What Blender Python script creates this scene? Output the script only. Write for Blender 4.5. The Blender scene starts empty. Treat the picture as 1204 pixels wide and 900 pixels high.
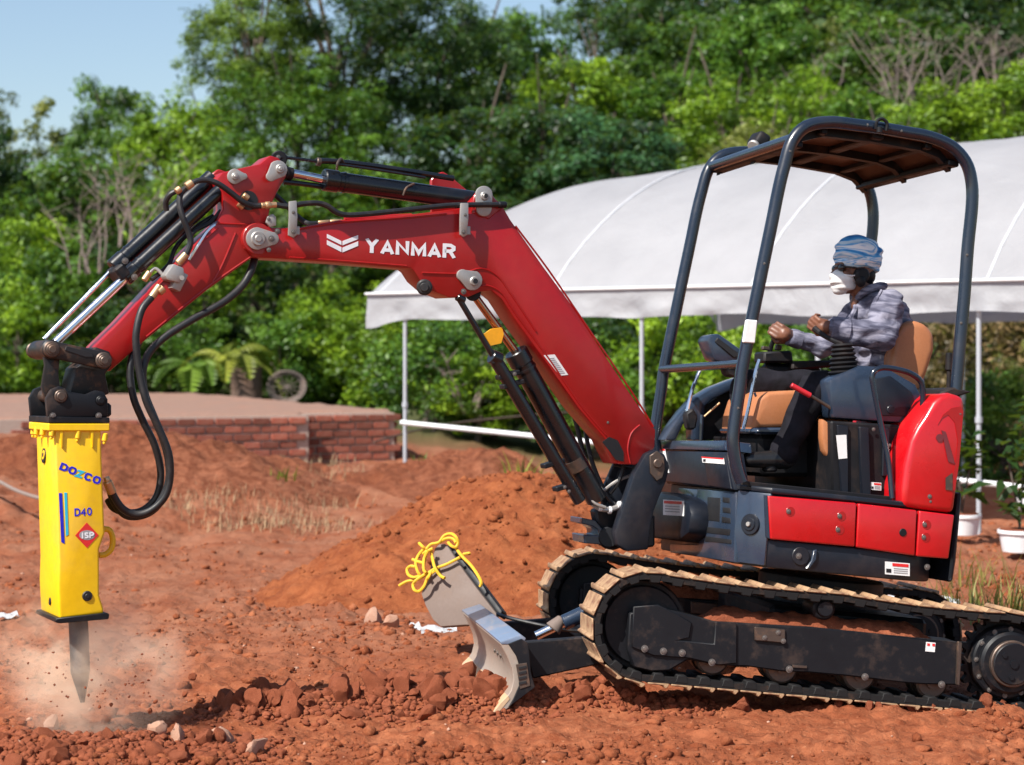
import bpy, bmesh, math, random
import numpy as np
from mathutils import Vector, Matrix, Euler, noise as mnoise
random.seed(7); np.random.seed(7)
R = math.radians
S = bpy.context.scene
COL = S.collection
# ------------------------------------------------------------ camera, sky, sun
FPX, CX, HY, EYE = 2385.0, 602.0, 405.0, 1.62      # focal length in photo pixels, principal column, horizon row, eye height
cam_d = bpy.data.cameras.new('camera'); cam = bpy.data.objects.new('camera', cam_d); COL.objects.link(cam)
cam.location = (0, 0, EYE); cam.rotation_euler = (R(90), 0, 0)
cam_d.sensor_width = 36.0; cam_d.lens = 36.0 * FPX / 1204.0
cam_d.shift_y = -(450.0 - HY) / 1204.0
cam_d.clip_end = 2000; cam_d.clip_start = 0.1
cam_d.dof.use_dof = True; cam_d.dof.focus_distance = 9.0; cam_d.dof.aperture_fstop = 2.9; cam_d.dof.aperture_blades = 0
S.camera = cam
SUN_DIR = Vector((-0.58, -0.62, 0.95)).normalized()   # towards the sun
W = bpy.data.worlds.new('World'); S.world = W; W.use_nodes = True
nt = W.node_tree; bg = nt.nodes['Background']
sky = nt.nodes.new('ShaderNodeTexSky'); sky.sky_type = 'NISHITA'; sky.sun_disc = False
sky.sun_elevation = math.asin(SUN_DIR.z); sky.sun_rotation = math.atan2(SUN_DIR.x, SUN_DIR.y)
sky.air_density = 1.0; sky.dust_density = 1.0; sky.ozone_density = 1.2
nt.links.new(sky.outputs[0], bg.inputs[0]); bg.inputs[1].default_value = 0.098
sun_d = bpy.data.lights.new('sun', 'SUN'); sun_d.energy = 5.0; sun_d.angle = R(0.5); sun_d.color = (1.0, 0.95, 0.87)
sun = bpy.data.objects.new('sun', sun_d); COL.objects.link(sun)
sun.rotation_euler = (-SUN_DIR).to_track_quat('-Z', 'Y').to_euler()
S.view_settings.view_transform = 'Standard'; S.view_settings.look = 'None'
S.view_settings.exposure = 0.62; S.view_settings.gamma = 1.0
S.render.engine = 'CYCLES'
try:
    S.cycles.use_denoising = True; S.cycles.volume_step_rate = 2.0; S.cycles.max_bounces = 8; S.cycles.volume_bounces = 3
    S.cycles.transparent_max_bounces = 12
except Exception: pass

# ------------------------------------------------------------ materials
MATS = {}
def principled(name):
    m = bpy.data.materials.new(name); m.use_nodes = True
    return m, m.node_tree, m.node_tree.nodes['Principled BSDF']
def tex_noise(nt, scale, detail=5, rough=0.6, coord='Object', dist=0.0):
    tc = nt.nodes.new('ShaderNodeTexCoord'); n = nt.nodes.new('ShaderNodeTexNoise')
    n.inputs['Scale'].default_value = scale; n.inputs['Detail'].default_value = detail
    n.inputs['Roughness'].default_value = rough; n.inputs['Distortion'].default_value = dist
    nt.links.new(tc.outputs[coord], n.inputs['Vector']); return n
def ramp(nt, src, stops):
    r = nt.nodes.new('ShaderNodeValToRGB'); e = r.color_ramp.elements
    while len(e) < len(stops): e.new(0.5)
    for k, (p, c) in enumerate(stops):
        e[k].position = p; e[k].color = (c[0], c[1], c[2], 1) if not isinstance(c, (int, float)) else (c, c, c, 1)
    nt.links.new(src, r.inputs[0]); return r
def bump(nt, bs, src, strength=0.3, dist=0.01):
    b = nt.nodes.new('ShaderNodeBump'); b.inputs['Strength'].default_value = strength; b.inputs['Distance'].default_value = dist
    nt.links.new(src, b.inputs['Height']); nt.links.new(b.outputs[0], bs.inputs['Normal']); return b
def mix(nt, fac, a, b):
    m = nt.nodes.new('ShaderNodeMix'); m.data_type = 'RGBA'
    if isinstance(fac, (int, float)): m.inputs[0].default_value = fac
    else: nt.links.new(fac, m.inputs[0])
    for k, v in ((6, a), (7, b)):
        if isinstance(v, tuple): m.inputs[k].default_value = (v[0], v[1], v[2], 1)
        else: nt.links.new(v, m.inputs[k])
    return m.outputs[2]
def paint(name, col, rough=0.35, metal=0.0, coat=0.0, dust=0.25, dustcol=(0.30, 0.15, 0.08), dscale=6.0, bumps=0.03, spec=0.5, dlo=0.52, dhi=0.75):
    """painted / worn surface: base colour with blotchy dust and fine roughness change"""
    m, nt, bs = principled(name)
    n = tex_noise(nt, dscale, 8, 0.68); n2 = tex_noise(nt, dscale * 9, 4, 0.6)
    d = ramp(nt, n.outputs[0], [(dlo, 0.0), (dhi, dust)])
    v = mix(nt, n2.outputs[0], tuple(c * 0.86 for c in col), tuple(min(1, c * 1.12) for c in col))
    c = mix(nt, d.outputs[0], v, dustcol); nt.links.new(c, bs.inputs['Base Color'])
    rr = ramp(nt, n.outputs[0], [(0.3, max(0.05, rough - 0.06)), (0.75, min(1, rough + 0.25))]); nt.links.new(rr.outputs[0], bs.inputs['Roughness'])
    bs.inputs['Metallic'].default_value = metal; bs.inputs['Coat Weight'].default_value = coat
    bs.inputs['Coat Roughness'].default_value = 0.12; bs.inputs['Specular IOR Level'].default_value = spec
    if bumps: bump(nt, bs, n2.outputs[0], bumps, 0.01)
    MATS[name] = m; return m
paint('red_paint', (0.32, 0.003, 0.004), 0.34, coat=0.25, dust=0.20, dscale=2.6, dustcol=(.30,.06,.035), dlo=.5)
paint('emblem_faded', (0.14, 0.022, 0.028), 0.4, dust=0.3, dustcol=(.30,.02,.02))
paint('tent_rib', (0.56, 0.57, 0.60), 0.5, dust=0.1)
paint('red_panel', (0.47, 0.004, 0.008), 0.26, coat=0.5, dust=0.07, dscale=3)
paint('blue_grey_paint', (0.019, 0.032, 0.058), 0.24, coat=0.5, dust=0.12, dscale=4, dustcol=(.2,.15,.12))
paint('tube_paint', (0.008, 0.014, 0.027), 0.2, coat=0.5, dust=0.06, dscale=4, dustcol=(.2,.15,.12))
paint('dark_paint', (0.0065, 0.009, 0.016), 0.38, coat=0.06, spec=0.4, dust=0.14, dscale=5, dustcol=(.14,.09,.07))
paint('black_frame', (0.0065, 0.0072, 0.010), 0.45, spec=0.3, dust=0.42, dscale=7, dustcol=(.14,.085,.06))
paint('black_plastic', (0.008, 0.008, 0.010), 0.5, spec=0.3, dust=0.1)
paint('cylinder_black', (0.005, 0.0058, 0.008), 0.22, coat=0.3, dust=0.10, dustcol=(.1,.06,.05))
paint('rubber_hose', (0.012, 0.012, 0.014), 0.42, dust=0.25, dscale=20, dustcol=(.10,.07,.055))
paint('chrome', (0.75, 0.76, 0.80), 0.08, metal=1.0, dust=0.05)
paint('cast_silver', (0.40, 0.38, 0.36), 0.45, metal=0.6, dust=0.35, dscale=30)
paint('brass', (0.62, 0.40, 0.22), 0.35, metal=0.8, dust=0.3, dscale=30)
paint('copper_rod', (0.55, 0.33, 0.22), 0.15, metal=1.0, dust=0.1)
paint('rusty_link', (0.014, 0.012, 0.012), 0.42, dust=0.75, dscale=14, dustcol=(.20, .09, .04), metal=.2)
paint('pin_steel', (0.12, 0.09, 0.075), 0.4, metal=0.7, dust=0.6, dscale=25, dustcol=(.30,.16,.09))
paint('yellow_paint', (0.92, 0.56, 0.004), 0.38, coat=0.15, dust=0.40, dscale=3.2, dustcol=(.50,.27,.09), dlo=.50)
paint('bolt_steel', (0.20, 0.185, 0.175), 0.4, metal=0.7, dust=0.6, dscale=40, dustcol=(.30,.17,.11))
paint('chisel_steel', (0.13, 0.13, 0.135), 0.42, metal=0.6, dust=0.7, dscale=16, dustcol=(.32,.19,.12))
paint('track_pad', (0.40, 0.25, 0.14), 0.62, metal=0.1, dust=0.95, dscale=13, dustcol=(.17,.07,.04), bumps=.3, dlo=.46, dhi=.66)
paint('track_black', (0.009, 0.0085, 0.009), 0.65, spec=0.3, dust=0.35, dscale=12, dustcol=(.16,.08,.045))
paint('worn_blade', (0.38, 0.32, 0.27), 0.42, metal=0.25, dust=0.6, dscale=5, dustcol=(.40,.25,.16), bumps=.08)
paint('blade_edge', (0.52, 0.36, 0.22), 0.6, dust=0.7, dscale=6, dustcol=(.55,.30,.15))
paint('blade_top', (0.16, 0.21, 0.30), 0.32, coat=.3, dust=0.5, dscale=6, dustcol=(.45,.30,.2))
paint('plate_brown', (0.17, 0.125, 0.105), 0.7, dust=0.4, dscale=7, dustcol=(.22,.15,.11))
paint('yellow_rope', (0.72, 0.42, 0.02), 0.6, dust=0.3, dscale=30)
paint('seat_vinyl', (0.42, 0.16, 0.065), 0.42, dust=0.2, dscale=10, dustcol=(.5,.26,.14))
paint('white_plastic', (0.72, 0.73, 0.75), 0.4, dust=0.25, dustcol=(.5,.4,.33))
paint('sticker_white', (0.76, 0.76, 0.76), 0.4, dust=0.2, dustcol=(.5,.45,.4))
paint('sticker_grey', (0.30, 0.30, 0.31), 0.5, dust=0)
paint('sticker_red', (0.65, 0.02, 0.02), 0.4, dust=0)
paint('orange_tag', (0.85, 0.38, 0.01), 0.5, dust=0.2)
paint('letter_white', (0.78, 0.80, 0.84), 0.35, dust=0.15)
paint('letter_blue', (0.015, 0.02, 0.55), 0.35, dust=0)
paint('letter_cyan', (0.02, 0.52, 0.72), 0.35, dust=0)
paint('black_print', (0.01, 0.01, 0.012), 0.5, dust=0)
paint('glove_red', (0.55, 0.02, 0.03), 0.4, dust=0.1)
paint('galvanised', (0.45, 0.48, 0.52), 0.45, metal=.3, dust=.2)
paint('leather_shoe', (0.012, 0.012, 0.013), 0.3, dust=.3)

def smoked():
    m, nt, bs = principled('smoked_roof'); bs.inputs['Base Color'].default_value = (0.07, 0.035, 0.025, 1)
    bs.inputs['Roughness'].default_value = 0.35; bs.inputs['Transmission Weight'].default_value = 0.0
    tr = nt.nodes.new('ShaderNodeBsdfTranslucent'); tr.inputs[0].default_value = (0.20, 0.095, 0.06, 1)
    mx = nt.nodes.new('ShaderNodeMixShader'); mx.inputs[0].default_value = 0.45
    nt.links.new(bs.outputs[0], mx.inputs[1]); nt.links.new(tr.outputs[0], mx.inputs[2])
    nt.links.new(mx.outputs[0], nt.nodes['Material Output'].inputs[0]); MATS['smoked_roof'] = m
smoked()
def soil(name, a, b, c, scale=1.0, bstr=0.9, pale=(0.42, 0.23, 0.14)):
    m, nt, bs = principled(name)
    big = tex_noise(nt, 0.55 * scale, 6, 0.6); mid = tex_noise(nt, 7 * scale, 8, 0.7, dist=0.6); fine = tex_noise(nt, 55 * scale, 5, 0.7)
    r1 = ramp(nt, big.outputs[0], [(0.35, a), (0.65, b)]); r2 = ramp(nt, mid.outputs[0], [(0.38, 0.0), (0.62, 1.0)])
    k = mix(nt, r2.outputs[0], r1.outputs[0], c)
    r3 = ramp(nt, fine.outputs[0], [(0.60, 0.0), (0.74, 0.75)]); k2 = mix(nt, r3.outputs[0], k, pale)
    r4 = ramp(nt, fine.outputs[0], [(0.28, 0.6), (0.40, 0.0)]); k3 = mix(nt, r4.outputs[0], k2, tuple(x * 0.45 for x in a))
    nt.links.new(k3, bs.inputs['Base Color']); bs.inputs['Roughness'].default_value = 0.95; bs.inputs['Specular IOR Level'].default_value = 0.15
    ad = nt.nodes.new('ShaderNodeMath'); ad.operation = 'MULTIPLY_ADD'; ad.inputs[1].default_value = 0.35
    nt.links.new(fine.outputs[0], ad.inputs[0]); nt.links.new(mid.outputs[0], ad.inputs[2])
    bump(nt, bs, ad.outputs[0], bstr, 0.03); MATS[name] = m; return m
soil('red_soil', (0.30, 0.088, 0.037), (0.39, 0.138, 0.064), (0.20, 0.052, 0.021), pale=(0.55, 0.28, 0.15))
soil('mound_soil', (0.30, 0.090, 0.032), (0.35, 0.115, 0.046), (0.20, 0.052, 0.019), 1.3, 1.0, pale=(0.45, 0.20, 0.10))
soil('bank_soil', (0.20, 0.062, 0.028), (0.30, 0.115, 0.062), (0.13, 0.038, 0.018), 1.6, 1.0, pale=(0.36, 0.17, 0.10))
soil('clod_soil', (0.24, 0.066, 0.030), (0.32, 0.10, 0.05), (0.18, 0.05, 0.024), 2.5, 0.5)
soil('pale_rock', (0.45, 0.27, 0.19), (0.52, 0.34, 0.26), (0.40, 0.20, 0.13), 2.5, 0.4)

def ground_mat():
    """red laterite near, duller and paler with the dry flat behind, green-brown under the trees"""
    m = MATS['red_soil'].copy(); m.name = 'ground'; nt = m.node_tree; bs = nt.nodes['Principled BSDF']
    src = bs.inputs['Base Color'].links[0].from_socket
    tc = nt.nodes.new('ShaderNodeTexCoord'); sp = nt.nodes.new('ShaderNodeSeparateXYZ'); nt.links.new(tc.outputs['Object'], sp.inputs[0])
    n = tex_noise(nt, 0.9, 5, 0.65)
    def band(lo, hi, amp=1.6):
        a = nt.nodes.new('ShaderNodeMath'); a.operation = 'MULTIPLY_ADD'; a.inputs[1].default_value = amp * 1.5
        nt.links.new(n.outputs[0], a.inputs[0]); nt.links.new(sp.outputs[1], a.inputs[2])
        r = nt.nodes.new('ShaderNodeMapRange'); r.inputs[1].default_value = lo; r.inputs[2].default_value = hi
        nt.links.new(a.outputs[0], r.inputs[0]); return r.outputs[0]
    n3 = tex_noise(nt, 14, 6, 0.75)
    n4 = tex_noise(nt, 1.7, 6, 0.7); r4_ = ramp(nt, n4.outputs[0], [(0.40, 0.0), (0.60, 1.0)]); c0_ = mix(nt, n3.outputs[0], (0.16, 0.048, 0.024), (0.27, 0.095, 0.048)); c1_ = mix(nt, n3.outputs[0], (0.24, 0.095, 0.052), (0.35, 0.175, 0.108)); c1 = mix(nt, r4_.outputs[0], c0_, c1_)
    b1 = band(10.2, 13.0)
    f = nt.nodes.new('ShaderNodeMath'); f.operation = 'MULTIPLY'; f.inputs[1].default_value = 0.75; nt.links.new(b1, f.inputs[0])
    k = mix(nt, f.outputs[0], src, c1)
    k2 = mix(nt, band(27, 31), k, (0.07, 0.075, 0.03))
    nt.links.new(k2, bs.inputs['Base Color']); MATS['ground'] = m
ground_mat()

def leaf_mat(name, trans=0.35):
    m, nt, bs = principled(name)
    oi = nt.nodes.new('ShaderNodeObjectInfo'); at = nt.nodes.new('ShaderNodeAttribute'); at.attribute_name = 'tint'
    hs = nt.nodes.new('ShaderNodeHueSaturation')
    mm = nt.nodes.new('ShaderNodeMapRange'); mm.inputs[3].default_value = 0.28; mm.inputs[4].default_value = 2.0; nt.links.new(at.outputs['Fac'], mm.inputs[0])
    hh = nt.nodes.new('ShaderNodeMapRange'); hh.inputs[3].default_value = 0.515; hh.inputs[4].default_value = 0.475; nt.links.new(at.outputs['Fac'], hh.inputs[0])
    nt.links.new(oi.outputs['Color'], hs.inputs['Color']); nt.links.new(mm.outputs[0], hs.inputs['Value']); nt.links.new(hh.outputs[0], hs.inputs['Hue'])
    nt.links.new(hs.outputs[0], bs.inputs['Base Color']); bs.inputs['Roughness'].default_value = 0.5
    tr = nt.nodes.new('ShaderNodeBsdfTranslucent'); mxc = mix(nt, 0.35, hs.outputs[0], (0.30, 0.42, 0.03)); nt.links.new(mxc, tr.inputs[0])
    mx = nt.nodes.new('ShaderNodeMixShader'); mx.inputs[0].default_value = trans
    nt.links.new(bs.outputs[0], mx.inputs[1]); nt.links.new(tr.outputs[0], mx.inputs[2])
    nt.links.new(mx.outputs[0], nt.nodes['Material Output'].inputs[0]); MATS[name] = m
leaf_mat('leaves')
paint('bark', (0.085, 0.065, 0.05), 0.9, dust=0.5, dustcol=(.22,.18,.14), bumps=.5)
paint('dead_twig', (0.21, 0.165, 0.145), 0.9, dust=0.3, bumps=.3)
paint('dry_grass', (0.33, 0.22, 0.125), 0.9, dust=0.5, dustcol=(.35,.20,.10), dscale=3)

def fabric(name, stops, scale=(1, 1, 1), nscale=12, bstr=0.4, rough=0.85, coord='Object', dist=1.0):
    m, nt, bs = principled(name)
    tc = nt.nodes.new('ShaderNodeTexCoord'); mp = nt.nodes.new('ShaderNodeMapping'); mp.inputs['Scale'].default_value = scale
    n = nt.nodes.new('ShaderNodeTexNoise'); n.inputs['Scale'].default_value = nscale; n.inputs['Detail'].default_value = 3; n.inputs['Distortion'].default_value = dist
    nt.links.new(tc.outputs[coord], mp.inputs[0]); nt.links.new(mp.outputs[0], n.inputs['Vector'])
    r = ramp(nt, n.outputs[0], stops); nt.links.new(r.outputs[0], bs.inputs['Base Color'])
    bs.inputs['Roughness'].default_value = rough; bs.inputs['Specular IOR Level'].default_value = 0.2 if name != 'skin' else 0.5
    f = tex_noise(nt, 45, 3, 0.6); bump(nt, bs, f.outputs[0], bstr, 0.006); MATS[name] = m
fabric('shirt_cloth', [(0.36, (.055, .055, .085)), (0.48, (.125, .125, .175)), (0.60, (.25, .245, .31))], (1, 1, 4), 7, 0.5)
fabric('trouser_cloth', [(0.3, (.004, .004, .006)), (0.7, (.013, .012, .018))], (1, 1, 1), 9, 0.4)
fabric('head_cloth', [(0.34, (.03, .18, .50)), (0.41, (.10, .40, .74)), (0.46, (.72, .80, .86)), (0.51, (.62, .76, .86)), (0.56, (.10, .38, .72)), (0.62, (.80, .84, .88))], (.9, .9, 4.5), 3.6, 0.1, dist=1.6)
fabric('mask_cloth', [(0.3, (.66, .66, .67)), (0.7, (.78, .78, .78))], (1, 1, 1), 9, 0.2)
fabric('skin', [(0.3, (.12, .048, .028)), (0.7, (.20, .082, .047))], (1, 1, 1), 18, 0.15, rough=0.45)
def tarp():
    m, nt, bs = principled('tent_fabric')
    n = tex_noise(nt, 1.1, 6, 0.6); n2 = tex_noise(nt, 9, 5, 0.6)
    r = ramp(nt, n.outputs[0], [(0.35, (.39, .40, .425)), (0.70, (.47, .48, .505))])
    st = ramp(nt, n2.outputs[0], [(0.68, 0.0), (0.85, 0.5)]); k = mix(nt, st.outputs[0], r.outputs[0], (.55, .45, .36))
    nt.links.new(k, bs.inputs['Base Color']); bs.inputs['Roughness'].default_value = 0.55
    tr = nt.nodes.new('ShaderNodeBsdfTranslucent'); tr.inputs[0].default_value = (.50, .53, .60, 1)
    mx = nt.nodes.new('ShaderNodeMixShader'); mx.inputs[0].default_value = 0.35
    nt.links.new(bs.outputs[0], mx.inputs[1]); nt.links.new(tr.outputs[0], mx.inputs[2]); nt.links.new(mx.outputs[0], nt.nodes['Material Output'].inputs[0])
    n5 = tex_noise(nt, 3.5, 6, 0.7, dist=1.5); bump(nt, bs, n5.outputs[0], 0.35, 0.05); MATS['tent_fabric'] = m
tarp()
paint('brick_face', (0.27, 0.075, 0.045), 0.85, dust=0.5, dscale=5, dustcol=(.33,.20,.15), bumps=.4)
def brick_rand():
    m = MATS['brick_face']; nt = m.node_tree; bs = nt.nodes['Principled BSDF']; src = bs.inputs['Base Color'].links[0].from_socket
    oi = nt.nodes.new('ShaderNodeObjectInfo'); hs = nt.nodes.new('ShaderNodeHueSaturation'); mr = nt.nodes.new('ShaderNodeMapRange'); mr.inputs[3].default_value = .55; mr.inputs[4].default_value = 1.35
    nt.links.new(oi.outputs['Random'], mr.inputs[0]); nt.links.new(mr.outputs[0], hs.inputs['Value']); nt.links.new(src, hs.inputs['Color']); nt.links.new(hs.outputs[0], bs.inputs['Base Color'])
brick_rand()
paint('mortar', (0.40, 0.31, 0.26), 0.95, dust=0.4, dscale=3, dustcol=(.30,.16,.11), bumps=.5)
paint('slab_top', (0.25, 0.145, 0.105), 0.95, dust=0.8, dscale=1.5, dustcol=(.34,.15,.09), bumps=.5)
paint('drum_rust', (0.13, 0.08, 0.06), 0.8, dust=.5)
paint('straw', (0.50, 0.36, 0.20), 0.9, dust=.3)

# ------------------------------------------------------------ mesh helpers
class MB:
    def __init__(s): s.bm = bmesh.new()
    def _merge(s, b, bev=0.0, seg=1, M=None):
        if bev > 0:
            bmesh.ops.recalc_face_normals(b, faces=b.faces)
            es = [e for e in b.edges if len(e.link_faces) == 2 and e.calc_face_angle(0) > 0.6]
            if es: bmesh.ops.bevel(b, geom=es, offset=bev, segments=seg, affect='EDGES', clamp_overlap=True, profile=0.5)
        bmesh.ops.recalc_face_normals(b, faces=b.faces)
        if M is not None: bmesh.ops.transform(b, matrix=M, verts=b.verts)
        me = bpy.data.meshes.new('t'); b.to_mesh(me); b.free(); s.bm.from_mesh(me); bpy.data.meshes.remove(me); return s
    def prism(s, pts, y0, y1, bev=0.0, seg=1):
        """outline in the local XZ plane carried along Y"""
        b = bmesh.new(); a = [b.verts.new((x, y0, z)) for x, z in pts]; c = [b.verts.new((x, y1, z)) for x, z in pts]
        b.faces.new(a); b.faces.new(c[::-1]); n = len(pts)
        for i in range(n): b.faces.new((a[i], c[i], c[(i + 1) % n], a[(i + 1) % n]))
        return s._merge(b, bev, seg)
    def plan(s, pts, z0, z1, bev=0.0, seg=1):
        b = bmesh.new(); a = [b.verts.new((x, y, z0)) for x, y in pts]; c = [b.verts.new((x, y, z1)) for x, y in pts]
        b.faces.new(a); b.faces.new(c[::-1]); n = len(pts)
        for i in range(n): b.faces.new((a[i], c[i], c[(i + 1) % n], a[(i + 1) % n]))
        return s._merge(b, bev, seg)
    def box(s, c, d, bev=0.0, rot=None, seg=1):
        b = bmesh.new(); bmesh.ops.create_cube(b, size=1.0)
        for v in b.verts: v.co = Vector((v.co.x * d[0], v.co.y * d[1], v.co.z * d[2]))
        M = Matrix.Translation(c) @ (rot.to_matrix().to_4x4() if rot else Matrix.Identity(4))
        return s._merge(b, bev, seg, M)
    def cyl(s, p0, p1, r0, r1=None, seg=20, bev=0.0):
        p0, p1 = Vector(p0), Vector(p1); r1 = r0 if r1 is None else r1; d = p1 - p0
        b = bmesh.new(); bmesh.ops.create_cone(b, cap_ends=True, segments=seg, radius1=r0, radius2=r1, depth=d.length)
        M = Matrix.Translation((p0 + p1) / 2) @ d.to_track_quat('Z', 'Y').to_matrix().to_4x4()
        return s._merge(b, bev, 1, M)
    def ball(s, c, r, sc=(1, 1, 1), sub=3, rot=None):
        b = bmesh.new(); bmesh.ops.create_icosphere(b, subdivisions=sub, radius=r)
        M = Matrix.Translation(c) @ (rot.to_matrix().to_4x4() if rot else Matrix.Identity(4)) @ Matrix.Diagonal((sc[0], sc[1], sc[2], 1))
        return s._merge(b, 0, 1, M)
    def capsule(s, p0, p1, r0, r1, seg=14):
        p0, p1 = Vector(p0), Vector(p1)
        s.cyl(p0, p1, r0, r1, seg); s.ball(p0, r0, sub=2); s.ball(p1, r1, sub=2); return s
    def tube(s, pts, r, seg=8, sub=5, smooth=True, closed=False, caps=True):
        P = [Vector(p) for p in pts]; rs = r if isinstance(r, (list, tuple)) else [r] * len(P)
        Q, RR = [], []
        if smooth and len(P) > 2:
            n = len(P); rng = n if closed else n - 1
            for i in range(rng):
                g = (lambda k: P[k % n]) if closed else (lambda k: P[max(0, min(n - 1, k))])
                a, b_, c, d = g(i - 1), g(i), g(i + 1), g(i + 2)
                for j in range(sub):
                    t = j / sub; t2 = t * t; t3 = t2 * t
                    Q.append(0.5 * ((2 * b_) + (c - a) * t + (2 * a - 5 * b_ + 4 * c - d) * t2 + (3 * b_ - a - 3 * c + d) * t3)); RR.append(rs[i] * (1 - t) + rs[(i + 1) % n] * t)
            if not closed: Q.append(P[-1]); RR.append(rs[-1])
        else: Q, RR = P, list(rs)
        b = bmesh.new(); rings = []; prev = None; m = len(Q)
        for i, p in enumerate(Q):
            t = (Q[(i + 1) % m] - Q[i - 1]) if closed else (Q[min(i + 1, m - 1)] - Q[max(i - 1, 0)])
            if t.length < 1e-9: t = Vector((0, 0, 1))
            t.normalize()
            if prev is None:
                u = t.orthogonal().normalized()
            else:
                u = prev - t * prev.dot(t); u = u.normalized() if u.length > 1e-6 else t.orthogonal().normalized()
            prev = u; w = t.cross(u)
            rings.append([b.verts.new(p + (u * math.cos(2 * math.pi * k / seg) + w * math.sin(2 * math.pi * k / seg)) * RR[i]) for k in range(seg)])
        for i in range(m if closed else m - 1):
            A, B = rings[i], rings[(i + 1) % m]
            for k in range(seg): b.faces.new((A[k], A[(k + 1) % seg], B[(k + 1) % seg], B[k]))
        if not closed and caps: b.faces.new(rings[0][::-1]); b.faces.new(rings[-1])
        return s._merge(b)
    def mesh(s, name='mesh', mat=None, sharp=35):
        me = bpy.data.meshes.new(name); s.bm.to_mesh(me); s.bm.free()
        for p in me.polygons: p.use_smooth = True
        try: me.set_sharp_from_angle(angle=R(sharp))
        except Exception: pass
        if mat: me.materials.append(MATS[mat] if isinstance(mat, str) else mat)
        return me
WM = {}
I4 = Matrix.Identity(4)
def link(name, data, M=None, parent=None, label=None, kind=None):
    o = bpy.data.objects.new(name, data); COL.objects.link(o); M = (M or I4).copy(); WM[o.name] = M
    if parent is not None:
        o.parent = parent; o.matrix_local = WM[parent.name].inverted() @ M
    else: o.matrix_world = M
    if label: o['label'] = label
    if kind: o['kind'] = kind
    return o
def part(name, mb, mat, parent, M=None, label=None, kind=None, sharp=35):
    return link(name, mb.mesh(name, mat, sharp), M if M is not None else WM[parent.name], parent, label, kind)
def tag(o, label, cat, group=None):
    o['label'] = label; o['category'] = cat
    if group: o['group'] = group
    return o
def empty(name, loc, label, cat, group=None, rz=0):
    M = Matrix.Translation(loc) @ Matrix.Rotation(rz, 4, 'Z'); o = link(name, None, M); o.empty_display_size = 0.1
    return tag(o, label, cat, group)
def at(px, py, d): return Vector(((px - CX) / FPX * d, d, EYE + (HY - py) / FPX * d))
class Fr:
    """a tilted working frame (x rearward, y away from the viewer's side, z up); p() reads a point off the photograph on one of its lateral planes"""
    def __init__(s, o, yaw, pitch, roll):
        s.M = Matrix.Translation(o) @ Matrix.Rotation(R(yaw), 4, 'Z') @ Matrix.Rotation(R(-roll), 4, 'X') @ Matrix.Rotation(R(pitch), 4, 'Y')
        s.I = s.M.inverted()
    def pp(s, px, py, v):
        o = s.I @ Vector((0, 0, EYE)); e = s.I @ at(px, py, 1.0); d = e - o; t = (v - o.y) / d.y; return o + d * t
    def p(s, px, py, v): q = s.pp(px, py, v); return (q.x, q.z)
    def poly(s, pts, v): return [s.p(x, y, v) for x, y in pts]
    def path(s, pts): return [s.pp(*q) for q in pts]
P0 = at(970, 760, 9.0)
TF = Fr(Vector((P0.x - 0.775 * math.sin(R(8)), P0.y + 0.775 * math.cos(R(8)), 0)), 8, 6.4, 2)
HF = Fr(TF.M.translation, 15, 6.6, 2)
_foot = HF.M @ HF.pp(760, 540, 0.0)
BF = Fr(_foot, 26, 6.4, 1.0)
def text_mesh(txt, bold=0.02, ext=0.0, shear=0.0, space=1.0):
    cu = bpy.data.curves.new('t', 'FONT'); cu.body = txt; cu.offset = bold; cu.extrude = ext; cu.shear = shear; cu.space_character = space
    o = bpy.data.objects.new('t', cu); COL.objects.link(o); dg = bpy.context.evaluated_depsgraph_get()
    me = bpy.data.meshes.new_from_object(o.evaluated_get(dg)); bpy.data.objects.remove(o); bpy.data.curves.remove(cu); return me
def letters(name, txt, fr, p0, p1, h_px, v, mat, parent, bold=0.03, shear=0.0, space=1.0, label=None):
    me = text_mesh(txt, bold, 0.0, shear, space); a = fr.pp(p0[0], p0[1], v); b = fr.pp(p1[0], p1[1], v)
    t = fr.pp(p0[0], p0[1] - h_px, v); H = (t - a).length; Wd = (b - a).length
    n = len(me.vertices); co = np.empty(n * 3, np.float32); me.vertices.foreach_get('co', co); co = co.reshape(-1, 3)
    mn, mx = co.min(0), co.max(0); X = (b - a).normalized(); Y = Vector((-X.z, 0, X.x))
    x = (co[:, 0] - mn[0]) / (mx[0] - mn[0]) * Wd; y = (co[:, 1] - mn[1]) / (mx[1] - mn[1]) * H
    out = np.array(a)[None] + x[:, None] * np.array(X)[None] + y[:, None] * np.array(Y)[None]; out[:, 1] = v
    me.vertices.foreach_set('co', out.astype(np.float32).ravel()); me.materials.append(MATS[mat]); me.name = name
    # give the print a real, thin body
    b_ = bmesh.new(); b_.from_mesh(me); r = bmesh.ops.extrude_face_region(b_, geom=b_.faces[:])
    for w in [g for g in r['geom'] if isinstance(g, bmesh.types.BMVert)]: w.co.y -= 0.0012
    bmesh.ops.recalc_face_normals(b_, faces=b_.faces); b_.to_mesh(me); b_.free()
    return link(name, me, fr.M, parent, label)
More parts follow.
